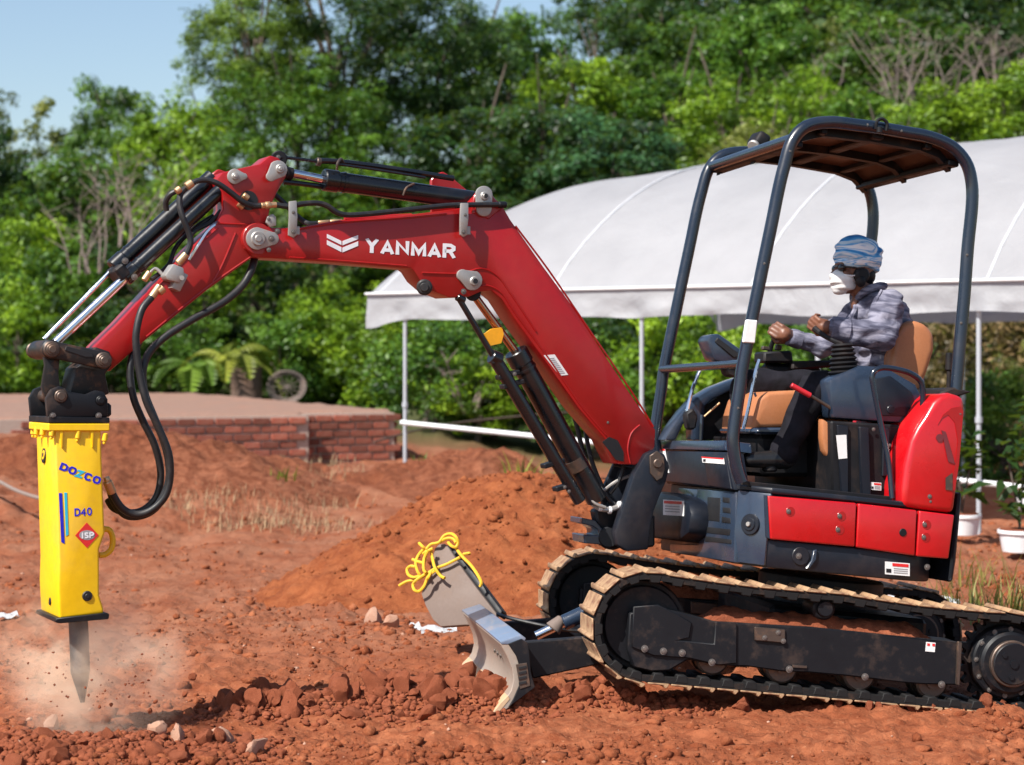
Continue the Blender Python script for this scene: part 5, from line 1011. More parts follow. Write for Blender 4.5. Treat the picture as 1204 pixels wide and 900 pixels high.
def head_bm(mb, s=1.0):
    h = head
    mb.ball(h + Vector((.012, 0, .012)), .088 * s, (1.10, .88, 1.08), 3); mb.ball(h + Vector((-.030, 0, -.035)), .068 * s, (.95, .85, 1.15), 3)
    mb.ball(h + Vector((-.055, 0, -.085)), .030 * s, (1, 1.1, .8), 2)   # chin
    mb.capsule(h + Vector((-.088, 0, .010)), h + Vector((-.108, 0, -.022)), .009, .014, 8)   # nose
    mb.ball(h + Vector((-.080, 0, .028)), .030, (.6, 1.6, .45), 2)   # brow
    for sd in (-1, 1):
        mb.ball(h + Vector((.018, sd * .082, -.012)), .026, (.7, .35, 1.15), 2)   # ear
        mb.ball(h + Vector((-.055, sd * .045, -.020)), .026, (1, .8, .8), 2)   # cheek
    mb.capsule(h + Vector((-.092, -.018, -.062)), h + Vector((-.092, .018, -.062)), .008, .008, 6)
def hand(mb, wrist, palm_dir, side_dir, curl, sgn, s=1.0):
    """palm, four curled fingers of different length, thumb from the side of the palm"""
    f = palm_dir.normalized(); sd = (side_dir - f * side_dir.dot(f)).normalized(); dn = f.cross(sd).normalized() * sgn
    pc = wrist + f * .052 * s
    mb.capsule(wrist, wrist + f * .03, .026 * s, .030 * s, 12); mb.ball(pc, .040 * s, (1, 1, 1), 2)
    for k in range(4): mb.capsule(wrist + f * .025 * s + sd * (k - 1.5) * .014 * s, wrist + f * .082 * s + sd * (k - 1.5) * .020 * s, .016 * s, .0125 * s, 8)
    for k, L in enumerate((.040, .046, .042, .032)):
        p = wrist + f * .084 * s + sd * (k - 1.5) * .0205 * s; a = curl * .95 + .05 * k; r = .0105 * s
        for j, l in enumerate((L, L * .72, L * .55)):
            d = (f * math.cos(a) + dn * math.sin(a)); e = p + d * l * s; mb.capsule(p, e, r, r * .9, 8); p = e; r *= .9; a += curl
    p = wrist + f * .030 * s - sd * .030 * s; a = (f * .55 - sd * .55 + dn * .5).normalized(); e = p + a * .042 * s; mb.capsule(p, e, .0145 * s, .012 * s, 8); e2 = e + (f * .7 + sd * .35 + dn * .6).normalized() * .034 * s; mb.capsule(e, e2, .012 * s, .010 * s, 8)
mb = MB(); head_bm(mb)
mb.capsule(neck0 + Vector((0.02, 0, -.03)), head + Vector((.02, 0, -.05)), .060, .055, 16)
mb.capsule(hip + Vector((0, 0, .06)), chest, .12, .13, 16); mb.capsule(shN, shF, .055, .055, 14)
for (s_, e_, w_, h_) in ((shN, elN, wrN, haN), (shF, elF, wrF, haF)):
    mb.capsule(s_, e_, .047, .036, 12); mb.capsule(e_, w_, .036, .025, 12)
kN = H(958, 455, -.26); aN = H(924, 527, -.30); kF = H(878, 450, .14); aF = H(870, 516, .16); hN = H(1036, 462, -.11); hF = H(1036, 462, .09)
for (a_, b_, c_) in ((hN, kN, aN), (hF, kF, aF)): mb.capsule(a_, b_, .075, .052, 14); mb.capsule(b_, c_, .048, .035, 14)
hand(mb, wrN, H(945, 380, -.24) - wrN, Vector((0.15, -.55, .8)), 1.0, 1, 1.02)
hand(mb, wrF, H(912, 388, .24) - wrF, Vector((.25, -.3, .9)), .95, 1, 1.02)
pl('body', fuse(mb, 'body', 'skin', .0052, 3))
# shirt
mb = MB()
mb.capsule(hip + Vector((.01, 0, .02)), hip + Vector((.0, 0, .12)), .162, .165, 18); mb.capsule(hip + Vector((0, 0, .12)), chest, .165, .158, 18)
mb.capsule(hip + Vector((-.01, -.06, .05)), chest + Vector((-.01, -.07, -.03)), .125, .115, 16); mb.capsule(hip + Vector((-.01, .06, .05)), chest + Vector((-.01, .07, -.03)), .125, .115, 16)
mb.capsule(shN + Vector((0, .02, -.005)), shF + Vector((0, -.02, -.005)), .080, .075, 16); mb.capsule(neck0 + Vector((.015, 0, -.02)), chest + Vector((0, 0, .05)), .062, .10, 16)
mb.capsule(shN, elN, .088, .077, 16); mb.ball(elN, .074, sub=3); mb.capsule(elN, elN.lerp(wrN, .55), .074, .066, 16); mb.capsule(elN.lerp(wrN, .55), wrN, .064, .056, 16)
mb.capsule(shF, elF, .072, .062, 16); mb.capsule(elF, wrF, .060, .044, 16)
SHIRT = pl('shirt', fuse(mb, 'shirt', 'shirt_cloth', .0075, 5, .016, 15, (1, .7, 1.6), 3), 'grey blue buttoned work shirt with long sleeves')
mb = MB(); d = (wrN - elN).normalized(); mb.cyl(wrN - d * .075, wrN + d * .016, .065, .060, 24, .006); part('cuff', mb, 'shirt_cloth', PE, HF.M) if False else link('cuff', mb.mesh('cuff', 'shirt_cloth'), HF.M, SHIRT)
d = (wrF - elF).normalized(); mb = MB(); mb.cyl(wrF - d * .05, wrF + d * .008, .047, .044, 24, .006); link('cuff', mb.mesh('cuff', 'shirt_cloth'), HF.M, SHIRT)
mb = MB(); nb = neck0 + Vector((.012, 0, .002))
mb.tube([nb + Vector((-.075, -.01, -.055)), nb + Vector((-.05, -.062, -.005)), nb + Vector((.01, -.078, .030)), nb + Vector((.06, -.045, .040)), nb + Vector((.075, 0, .045)), nb + Vector((.06, .045, .040)), nb + Vector((.01, .075, .030)), nb + Vector((-.05, .06, -.005)), nb + Vector((-.075, .01, -.055))], [.010, .020, .020, .018, .018, .018, .020, .018, .010], seg=8)
link('collar', mb.mesh('collar', 'shirt_cloth'), HF.M, SHIRT)
mb = MB(); mb.ball(nb + Vector((-.072, -.012, -.055)), .035, (.5, .8, 1.1), 3); link('open_neck', mb.mesh('open_neck', 'skin'), HF.M, SHIRT)
# placket, buttons, pocket and shoulder seams on the shirt
mb = MB(); pk = [nb + Vector((-.080, -.035, -.075)), chest + Vector((-.150, -.055, .02)), chest + Vector((-.165, -.06, -.06)), hip + Vector((-.150, -.05, .14))]; mb.tube(pk, [.010, .012, .012, .010], seg=6); link('placket', mb.mesh('placket', 'shirt_cloth'), HF.M, SHIRT)
mb = MB(); mb.tube([shN + Vector((-.05, -.02, .07)), shN + Vector((-.085, -.045, .0)), shN + Vector((-.07, -.05, -.07))], .006, seg=6); link('shoulder_seam', mb.mesh('shoulder_seam', 'shirt_cloth'), HF.M, SHIRT)
# hair at the nape
mb = MB(); mb.ball(head + Vector((.055, 0, -.012)), .060, (.9, 1.15, 1.0), 3); pl('hair', mb.mesh('hair', 'black_plastic'), 'short black hair under the head cloth')
# trousers
mb = MB(); mb.capsule(hip + Vector((.01, -.07, -.02)), hip + Vector((.01, .07, -.02)), .135, .135, 18)
for (a_, b_, c_, w) in ((hN, kN, aN, 1.0), (hF, kF, aF, .95)): mb.capsule(a_, b_, .105 * w, .080 * w, 16); mb.capsule(b_, c_, .078 * w, .068 * w, 16); mb.capsule(c_, c_ + (c_ - b_).normalized() * .02, .070 * w, .074 * w, 16)
pl('trousers', fuse(mb, 'trousers', 'trouser_cloth', .008, 5, .014, 11, (1, 1, 1), 8), 'black trousers')
for (a_, k_) in ((aN, kN), (aF, kF)):
    mb = MB(); dn = (a_ - k_).normalized(); b_ = a_ + dn * .06; mb.capsule(b_, b_ + Vector((-.16 if a_ is aN else -.07, 0, -.02)), .045, .036, 12); mb.ball(b_ + Vector((.03, 0, .0)), .045, (1, .9, 1.0), 2); mb.capsule(a_, b_, .048, .05, 12)
    pl('shoe', fuse(mb, 'shoe', 'leather_shoe', .006, 3), 'black shoe')
# head wear
h = head
mb = MB(); mb.ball(h + Vector((.014, 0, .080)), .112, (1.12, .98, .92), 3); mb.ball(h + Vector((.042, 0, .085)), .100, (1.0, 1.0, .95), 3); mb.ball(h + Vector((-.025, 0, .105)), .078, (1.1, 1.05, .9), 3)
mb.tube([h + Vector((.012 + .100 * math.cos(a), .084 * math.sin(a), .036 - .016 * math.cos(a))) for a in [k * math.pi / 8 for k in range(16)]], .016, seg=8, closed=True)
HC = fuse(mb, 'head_cloth', 'head_cloth', .0055, 3, .011, 13, (.7, .7, 3.2), 1); pl('head_cloth', HC, 'blue and white streaked head cloth')
mb = MB(); mb.ball(h + Vector((-.052, 0, -.055)), .071, (.98, 1.02, .92), 3); mb.ball(h + Vector((-.086, 0, -.030)), .034, (1.0, 1.0, 1.2), 3); mb.ball(h + Vector((-.06, 0, -.09)), .048, (1.0, 1.1, .7), 3)
pl('face_mask', fuse(mb, 'face_mask', 'mask_cloth', .0055, 4, .013, 15, (.4, .5, 3.2), 5), 'white cloth face mask')
mb = MB()
for k in (-1, 1): mb.ball(h + Vector((-.085, k * .036, .008)), .031, (.42, 1.0, .62), 3)
mb.capsule(h + Vector((-.094, -.02, .016)), h + Vector((-.094, .02, .016)), .006, .006, 6)
for k in (-1, 1): mb.tube([h + Vector((-.082, k * .064, .012)), h + Vector((-.03, k * .090, .010)), h + Vector((.02, k * .092, .005))], .005, seg=6)
pl('sunglasses', mb.mesh('sunglasses', 'cylinder_black'))
mb = MB(); q = h + Vector((.004, -.085, -.022)); mb.cyl(q + Vector((0, .018, 0)), q + Vector((0, -.022, 0)), .041, .036, 24, .008); mb.ball(q + Vector((-.006, -.01, -.03)), .026, (1, .8, 1.2), 2)
pl('ear_cup', mb.mesh('ear_cup', 'black_plastic'), 'black ear cup over the near ear')
mb = MB(); mb.tube([h + Vector((-.10, -.03, -.02)), h + Vector((-.05, -.082, -.03)), h + Vector((.0, -.095, -.02))], .003, seg=6); pl('mask_loop', mb.mesh('mask_loop', 'mask_cloth'))

# ------------------------------------------------------------ plate lashed with yellow rope, leaning behind the blade
dP = 10.3
LF = Fr(at(545, 740, dP), 10, 0, 0); LF = Fr(at(545, 740, dP), -28, 0, 22)
pts = [(511, 645), (516, 640), (522, 639), (526, 642), (545, 671), (566, 699), (584, 722), (583, 727), (577, 727), (560, 735), (545, 735), (518, 737), (509, 729), (500, 712), (495, 698), (505, 672), (508, 655)]
mb = MB(); mb.prism(LF.poly(pts, 0), 0, .035, .006, 2); PLT = link('ground_plate', None, LF.M); tag(PLT, 'brown grey rounded plate leaning up behind the left end of the dozer blade', 'plate')
part('plate_face', mb, 'plate_brown', PLT, LF.M)
mb = MB(); mb.prism(LF.poly([(522, 641), (530, 640), (550, 665), (572, 694), (590, 718), (587, 726), (578, 716)], .03), .035, .10, .008, 2); part('plate_rim', mb, 'black_frame', PLT, LF.M)
mb = MB()
for (a, b) in ((543, 680), (551, 668), (560, 697)): mb.box(LF.pp(a, b, .07), (.03, .04, .04), .004)
part('rim_bracket', mb, 'black_plastic', PLT, LF.M)
RO_ = empty('rope', LF.M @ LF.pp(511, 660, -.02), 'yellow rope knotted in loops around the top of the brown plate', 'rope')
def pz(x, y): return (460 + x / 6.43, 610 + y / 6.43)
mb0 = [([(60, 508), (120, 475), (200, 460), (280, 410), (340, 375), (420, 345), (520, 293)], -.035), ([(210, 185), (240, 215), (262, 235), (255, 300), (245, 370), (265, 410)], -.05), ([(262, 235), (300, 195), (360, 180), (400, 130), (450, 115), (490, 140), (505, 180), (490, 215), (460, 210), (430, 180)], -.04),
       ([(300, 235), (310, 290), (330, 370), (370, 430), (405, 450)], -.055), ([(330, 395), (280, 440), (250, 510), (210, 550), (175, 540), (165, 500), (190, 465), (240, 430), (265, 415)], -.06), ([(250, 225), (205, 280), (185, 340), (200, 400), (215, 430), (170, 445), (130, 425), (120, 385), (145, 360), (180, 365)], -.05), ([(160, 308), (200, 325), (240, 335)], -.05), ([(240, 265), (275, 245), (315, 225)], -.06), ([(300, 400), (285, 440), (270, 460)], -.07),
       ([(490, 225), (540, 290), (600, 350), (650, 420), (680, 480), (672, 515)], -.02), ([(545, 270), (585, 262), (590, 270)], -.01), ([(360, 180), (420, 150), (470, 155), (490, 185)], -.03), ([(280, 240), (250, 300), (245, 380), (260, 410)], -.07)]
for pth, v in mb0: mb = MB(); mb.tube([LF.pp(*pz(x, y), v + random.uniform(-.01, .01)) for x, y in pth], .0082, seg=7, sub=5); part('rope_strand', mb, 'yellow_rope', RO_, LF.M)
# ------------------------------------------------------------ white arched tent
A_ = at(446, 376, 21.8); B_ = at(1204, 365, 17.0); ax = (Vector((B_.x - A_.x, B_.y - A_.y, 0))).normalized(); LT = 9.5
TM = Matrix.Translation((A_.x, A_.y, 0)) @ Matrix.Rotation(math.atan2(ax.y, ax.x), 4, 'Z')      # x along the eave, y across to the back
EZ = 1.90; HW = 3.3; RZ = 1.62
ARC = lambda s_: np.power(np.maximum(1 - np.abs(1 - s_) ** 2.1, 0), .93)
TENT = link('arched_tent', None, TM); tag(TENT, 'long white arched tent of taut plastic sheet behind the excavator', 'tent')
NB = 4
def tent_sheet():
    n, m = 220, 60; u = np.linspace(-.12, LT, n)[:, None]; th = np.linspace(0, 2, m)[None]
    bay = LT / NB; ph = (u / bay) % 1.0; sag = np.sin(np.pi * ph) ** 0.8 * 0.035
    y = HW * th; c = ARC(th); dome = .72 + .28 * np.sin(np.pi / 2 * np.clip((u + .14) / 1.3, 0, 1)); z = EZ + .26 + (RZ - sag) * c * dome * (.86 + .16 * np.clip(u / LT, 0, 1))
    z = z + .022 * fbm(u * 1.0 + 0 * th, th * 2 + 0 * u, 2.4, 4, 4) * c; y = y + 0 * u; x = u + 0 * th
    # slight roundness at the near left gable
    ix = np.arange(n * m).reshape(n, m); f = np.stack([ix[:-1, :-1], ix[1:, :-1], ix[1:, 1:], ix[:-1, 1:]], -1).reshape(-1, 4)
    return mesh_np('tent_cover', np.stack([x, y, z], -1).reshape(-1, 3), f, 'tent_fabric')
link('tent_cover', tent_sheet(), TM, TENT)
def valance(y0, sign, name):
    n, m = 260, 9; u = np.linspace(-.16, LT, n)[:, None]; w = np.linspace(0, 1, m)[None]
    z = EZ + .27 - w * (.27 + .03 * np.sin(u * np.pi / (LT / NB)) ** 2 + .12 * np.exp(-((u + .1) / .35) ** 2) + .035 * fbm(u + 0 * w, 0 * u + 1 + 0 * w, 1.3, 3, 9)); y = y0 + sign * (.09 * fbm(u + 0 * w, w * .4 + 0 * u, 3.5, 3, 2) * w + .03 * w); x = u + 0 * w
    ix = np.arange(n * m).reshape(n, m); f = np.stack([ix[:-1, :-1], ix[1:, :-1], ix[1:, 1:], ix[:-1, 1:]], -1).reshape(-1, 4)
    link(name, mesh_np(name, np.stack([x, y, z], -1).reshape(-1, 3), f, 'tent_fabric'), TM, TENT)
valance(-.02, -1, 'valance'); valance(2 * HW + .02, 1, 'valance')
def gable():
    m, k = 50, 8; th = np.linspace(0, 2, m)[:, None]; w = np.linspace(0, 1, k)[None]; c = ARC(th)
    y = HW * th + 0 * w; zt_ = EZ + .26 + RZ * c * .86 * .725; z = zt_ - w * (.28 + 0.0 * c); x = -.13 - .05 * np.sin(w * 3) + .03 * fbm(y, z, 2.5, 2, 3)
    ix = np.arange(m * k).reshape(m, k); f = np.stack([ix[:-1, :-1], ix[1:, :-1], ix[1:, 1:], ix[:-1, 1:]], -1).reshape(-1, 4)
    link('gable_flap', mesh_np('gable_flap', np.stack([x, y, z], -1).reshape(-1, 3), f, 'tent_fabric'), TM, TENT)
gable()
mb = MB(); mb.tube([(-.16, -.05, EZ + .262), (LT / 2, -.04, EZ + .262), (LT, -.05, EZ + .262)], .014, smooth=False); part('eave_cord', mb, 'white_plastic', TENT, TM)
for k in range(NB + 1):
    x = k * LT / NB; mb = MB(); pts = []
    for j in range(25):
        t = j / 12; pts.append((x, HW * t, EZ + .262 + (.75 if k == 0 else 1.0) * RZ * (.86 + .16 * x / LT) * float(ARC(np.float64(t))) + .004))
    mb.tube(pts, .012, seg=8, smooth=False); part('hoop', mb, 'tent_rib', TENT, TM)
gz = lambda p: hz(*(TM @ Vector(p)).xy)
def post(x, y, r=.022, mat='galvanised'):
    mb = MB(); z0 = gz((x, y, 0)) - .1; mb.cyl((x, y, z0), (x, y, EZ + .27), r, seg=12); mb.cyl((x, y, EZ - .95), (x, y, EZ - .90), r * 1.5, seg=12); part('post', mb, mat, TENT, TM)
def on_eave(px):     # where a photograph column meets the eave line
    best = min((abs(((TM @ Vector((k * .01, 0, 0))).x / (TM @ Vector((k * .01, 0, 0))).y * FPX + CX) - px), k * .01) for k in range(0, 1000)); return best[1]
XP = [on_eave(475), on_eave(664) + 0, on_eave(753), on_eave(952), on_eave(1150)]
for px in (475, 753, 960, 1150): post(on_eave(px), 0.02)
for x in (XP[0], XP[2], LT * .55, LT * .8): post(x, 2 * HW - .02, .020)
# low white rail tied to the posts
def rail(p, q, r, name='rail'): mb = MB(); mb.cyl(TM.inverted() @ p, TM.inverted() @ q, r, seg=10); part(name, mb, 'white_plastic', TENT, TM)
d0 = (TM @ Vector((XP[0], 0, 0))).y; d1 = (TM @ Vector((on_eave(1190), 0, 0))).y
rail(at(472, 497, d0 - .05), at(714, 522, (TM @ Vector((on_eave(714), 0, 0))).y - .05), .026); rail(at(714, 522, (TM @ Vector((on_eave(714), 0, 0))).y - .05), at(1240, 577, d1 - .15), .026)
# ------------------------------------------------------------ low brick platform
PF = Matrix.Translation((at(361, 540, 24.2).x, 24.2, 0)) @ Matrix.Rotation(R(24), 4, 'Z'); PZ = 1.62 - (484 - 405) * 24.2 / FPX   # top height
PL = link('brick_platform', None, PF); tag(PL, 'low platform of bare red bricks with a pale flat top behind the soil', 'platform')
def platform():
    inv = PF.inverted(); topz = PZ; base = .05
    x_l, x_r = -9.0, 2.3; XR = 1.30
    # core of two runs: the left run stands slightly forward of the right one
    mb = MB(); mb.plan([(x_l, .035), (0.03, .035), (0.03, .555), (XR + .02, .555), (XR + .02, 10.0), (x_l, 10.0)], base - .3, topz - .05, .0); part('mortar_core', mb, 'mortar', PL, PF)
    # uneven top slab
    n, m = 160, 60; x = np.linspace(x_l - .05, XR + .06, n)[:, None]; y = np.linspace(.04, 10.1, m)[None]
    X = x + 0 * y; Y = y + 0 * x; Y = np.where((X > 0.02) & (Y < .60), .60, Y); Z = topz - .015 + .02 * fbm(X, Y, 1.5, 4, 8) + .014 * fbm(X, Y, 7, 3, 2)
    Z = np.where((Y <= y.min() + 1e-6) | ((X > 0.02) & (Y <= .601)) | (X >= x.max() - .03), topz - .075, Z); ix = np.arange(n * m).reshape(n, m); f = np.stack([ix[:-1, :-1], ix[1:, :-1], ix[1:, 1:], ix[:-1, 1:]], -1).reshape(-1, 4); link('top_screed', mesh_np('top_screed', np.stack([X, Y, Z], -1).reshape(-1, 3), f, 'slab_top'), PF, PL)
    bw, bh, bt = .225, .095, .10; mbk = MB(); mbk.box((0, 0, 0), (bw - .026, bt, bh - .024), .005); BK_ = mbk.mesh('brick', 'brick_face')
    cnt = 0
    def brick(x, y, z, rz=0):
        link('brick', BK_, PF @ Matrix.Translation((x, y + random.uniform(-.014, .010), z)) @ Matrix.Rotation(rz + R(random.uniform(-1, 1)), 4, 'Z') @ Matrix.Rotation(R(random.uniform(-.6, .6)), 4, 'Y'), PL)
    for row in range(7):
        z = topz - .06 - bh / 2 - row * bh; o = (row % 2) * bw / 2
        x = -bw / 2 - o * 0 - o
        while x > -3.4:
            if random.random() > .03: brick(x, .055, z)
            x -= bw
        x = .06 + bw / 2 + o * .6
        while x < XR: brick(x, .575, z); x += bw
        for k in range(2): brick(.045, .22 + k * bw + o * .5, z, R(90))
        for k in range(14): brick(XR + .05, .70 + k * bw + o * .5, z, R(90))
platform()
# ------------------------------------------------------------ things on and by the platform
q = at(290, 448, 34.9); D_ = empty('steel_drum', q + Vector((0, 0, -.25)), 'rusty brown drum standing behind the brick platform', 'drum')
mb = MB(); mb.cyl((0, 0, -.2), (0, 0, .48), .27, seg=28, bev=.01); mb.cyl((0, 0, .13), (0, 0, .15), .28, seg=28); mb.cyl((0, 0, .30), (0, 0, .32), .28, seg=28); mb.tube([(.28 * math.cos(a), .28 * math.sin(a), .48) for a in [k * math.pi / 8 for k in range(16)]], .012, closed=True, seg=6); part('drum_shell', mb, 'drum_rust', D_)
q = at(337, 455, 34.8); C_ = empty('wire_coil', q, 'pale round coil of hose leaning behind the brick platform', 'coil')
for k in range(4): mb = MB(); mb.tube([((.33 - .03 * k) * math.cos(a), .03 * k + .02 * math.sin(3 * a), (.27 - .02 * k) * math.sin(a)) for a in [j * math.pi / 10 for j in range(20)]], .013, closed=True, seg=6); part('coil_ring', mb, 'dead_twig', C_)
for k in range(6): mb = MB(); a = k * math.pi / 6; mb.cyl((-.3 * math.cos(a), .04, -.25 * math.sin(a)), (.3 * math.cos(a), .04, .25 * math.sin(a)), .005, seg=5); part('coil_wire', mb, 'dead_twig', C_)
# pots at the right
def pot(px, py, d, r, h, label, mat='white_plastic'):
    q = at(px, py, d); z = q.z; P_ = empty('plant_pot', (q.x, d, z), label, 'plant pot', 'white plant pots under the tent')
    mb = MB(); mb.cyl((0, 0, 0), (0, 0, h), r * .82, r, seg=28, bev=.004); mb.cyl((0, 0, h - .03), (0, 0, h), r * 1.06, r * 1.06, seg=28, bev=.004); part('pot', mb, mat, P_)
    mb = MB(); mb.cyl((0, 0, h - .01), (0, 0, h + .006), r * .92, seg=24); part('potting_soil', mb, 'clod_soil', P_)
    for k in range(3): a = random.uniform(0, 6); mb = MB(); mb.tube([(0, 0, h), (.04 * math.cos(a), .04 * math.sin(a), h + .25), (.12 * math.cos(a), .12 * math.sin(a), h + .6)], .008, seg=5); part('stem', mb, 'bark', P_)
    rs = random.Random(int(px)); L = []
    lm = MB()
    b = bmesh.new(); w = [b.verts.new(v) for v in ((0, 0, 0), (.025, .05, .012), (0, .13, -.02), (-.025, .05, .012))]; b.faces.new(w); lm._merge(b); me = lm.mesh('leaf', 'leaves')
    for k in range(70):
        a = rs.uniform(0, 6.28); hh = h + rs.uniform(.12, .75); rr = rs.uniform(0, .16)
        o = link('leaf', me, Matrix.Translation((q.x, d, z)) @ Matrix.Translation((rr * math.cos(a), rr * math.sin(a), hh)) @ Euler((rs.uniform(-.7, .7), rs.uniform(-.6, .6), a)).to_matrix().to_4x4() @ Matrix.Scale(rs.uniform(.9, 1.7), 4), P_); o.color = (.06, .17, .025, 1)
pot(1199, 649, 15.6, .16, .17, 'larger white plant pot at the right edge by the tent'); pot(1131, 629, 16.6, .15, .17, 'white plant pot half hidden behind the red bonnet'); pot(1215, 600, 17.0, .15, .17, 'white plant pot farthest right behind the larger one')
for (px, py, d, l) in ((1088, 688, 12.6, 'crumpled white sack under the rear of the excavator'),):
    q = at(px - 10, py, d); mb = MB()
    for k in range(9): mb.ball((random.uniform(-.3, .35), random.uniform(-.08, .08), random.uniform(.0, .04)), random.uniform(.05, .10), (1.4, 1, .55), 3)
    me = fuse(mb, 'white_sack', 'white_plastic', .012, 4, .03, 9, seed=2); o = link('white_sack', me, Matrix.Translation((q.x, d, hz(q.x, d) + .02))); tag(o, l, 'sack')
def litter(px, py, w, h, rz, label):
    d = EYE * FPX / (py - HY); q = at(px, py, d); b = bmesh.new(); n = 5; V = [[b.verts.new(((i / n - .5) * w, (j / n - .5) * h, .012 * math.sin(i * 1.9 + j) + .02)) for j in range(n + 1)] for i in range(n + 1)]
    for i in range(n):
        for j in range(n): b.faces.new((V[i][j], V[i + 1][j], V[i + 1][j + 1], V[i][j + 1]))
    bmesh.ops.solidify(b, geom=b.faces[:], thickness=.004); mb = MB(); mb._merge(b); o = link('paper_scrap', mb.mesh('paper_scrap', 'white_plastic'), Matrix.Translation((q.x, d, hz(q.x, d))) @ Euler((R(18), 0, rz)).to_matrix().to_4x4()); tag(o, label, 'litter')
litter(516, 750, .20, .10, .1, 'larger white paper scrap on the ground left of the blade'); litter(489, 745, .06, .08, .5, 'small square white scrap next to the larger one'); litter(497, 575, .28, .3, .4, 'white crumpled sheet at the foot of the leftmost tent post'); litter(8, 735, .14, .06, .7, 'pale stick like scrap at the left edge of the ground')
o = None
mb = MB(); pts = []
for (px, py) in ((-60, 545), (-20, 560), (0, 567), (15, 575), (30, 581), (48, 586), (80, 590), (110, 600)):
    d = 18.0 - (px + 60) * .012; q = at(px, py, d); pts.append((q.x, d, max(hz(q.x, d) + .02, q.z)))
mb.tube(pts, .016, seg=8); o = link('grey_hose', mb.mesh('grey_hose', 'dead_twig')); tag(o, 'pale grey hose lying on the soil behind the breaker', 'hose')
mb = MB(); mb.tube([at(440, 520, 23), at(520, 500, 25), at(640, 487, 26), at(760, 480, 27)], .012, seg=6); o = link('dark_cable', mb.mesh('dark_cable', 'bark')); tag(o, 'thin dark cable strung behind the tent rail', 'cable')

# ------------------------------------------------------------ grass and weeds
def blades(name, spots, n, hgt, mat, label, cat, col=None, w=.006, spread=.3):
    rs = np.random.RandomState(len(name)); V = []; F = []
    for (x, d, s) in spots:
        for k in range(n):
            a = rs.uniform(0, 6.28); r = spread * s * rs.rand(); bx, by = x + r * math.cos(a) * 1.3, d + r * math.sin(a); L = hgt * s * rs.uniform(.5, 1.2); t = rs.uniform(.1, .9) * L; aa = rs.uniform(0, 6.28); bz = hz(bx, by) - .01
            dx, dy = math.cos(aa), math.sin(aa); px_, py_ = -dy * w, dx * w; i = len(V)
            V += [(bx - px_, by - py_, bz), (bx + px_, by + py_, bz), (bx + dx * t * .4 + px_ * .7, by + dy * t * .4 + py_ * .7, bz + L * .6), (bx + dx * t * .4 - px_ * .7, by + dy * t * .4 - py_ * .7, bz + L * .6), (bx + dx * t, by + dy * t, bz + L), (bx + dx * t + .001, by + dy * t, bz + L)]
            F += [(i, i + 1, i + 2, i + 3), (i + 3, i + 2, i + 5, i + 4)]
    V = np.array(V); me = mesh_np(name, V, np.array(F), mat, tint=np.repeat(rs.rand(len(V) // 6), 6)); o = link(name, me); o['kind'] = 'stuff'; o['label'] = label; o['category'] = cat
    if col: o.color = col
    return o
sp = [(at(random.uniform(215, 400), 0, 1).x * d, d, random.uniform(.6, 1.2)) for d in [random.uniform(16.8, 21.5) for _ in range(80)]]
blades('dry_grass', sp, 20, .13, 'dry_grass', 'dry straw coloured grass on the flat left of the soil heap', 'grass', w=.004, spread=.28)
sp = [(at(random.uniform(0, 470), 0, 1).x * d, d, random.uniform(.4, .9)) for d in [random.uniform(21, 23) for _ in range(14)]] + [(at(random.uniform(480, 720), 0, 1).x * d, d, random.uniform(.5, 1)) for d in [random.uniform(19, 24) for _ in range(40)]]
blades('dry_grass', sp, 20, .2, 'dry_grass', 'sparse dry grass along the foot of the brick platform and tent', 'grass', w=.005, spread=.3)
sp = [(at(px, 0, 1).x * d, d, s) for (px, d, s) in ((612, 19, 1), (625, 19, .8), (500, 20, .7), (332, 19, .7), (596, 20, .8), (650, 20, .6))]
blades('green_weeds', sp, 40, .32, 'leaves', 'small green weeds sprouting from the soil by the tent', 'weeds', (.16, .22, .03, 1), .012, .14)
sp = [(at(px, 0, 1).x * d, d, s) for (px, d, s) in ((1140, 12.2, 1), (1165, 12.0, .9), (1185, 12.4, .9), (1120, 12.6, .7), (1200, 12.2, .9), (1150, 13.5, 1))]
blades('green_weeds', sp, 34, .28, 'leaves', 'tufts of weedy grass behind the rear end of the track', 'weeds', (.20, .20, .05, 1), .006, .22)

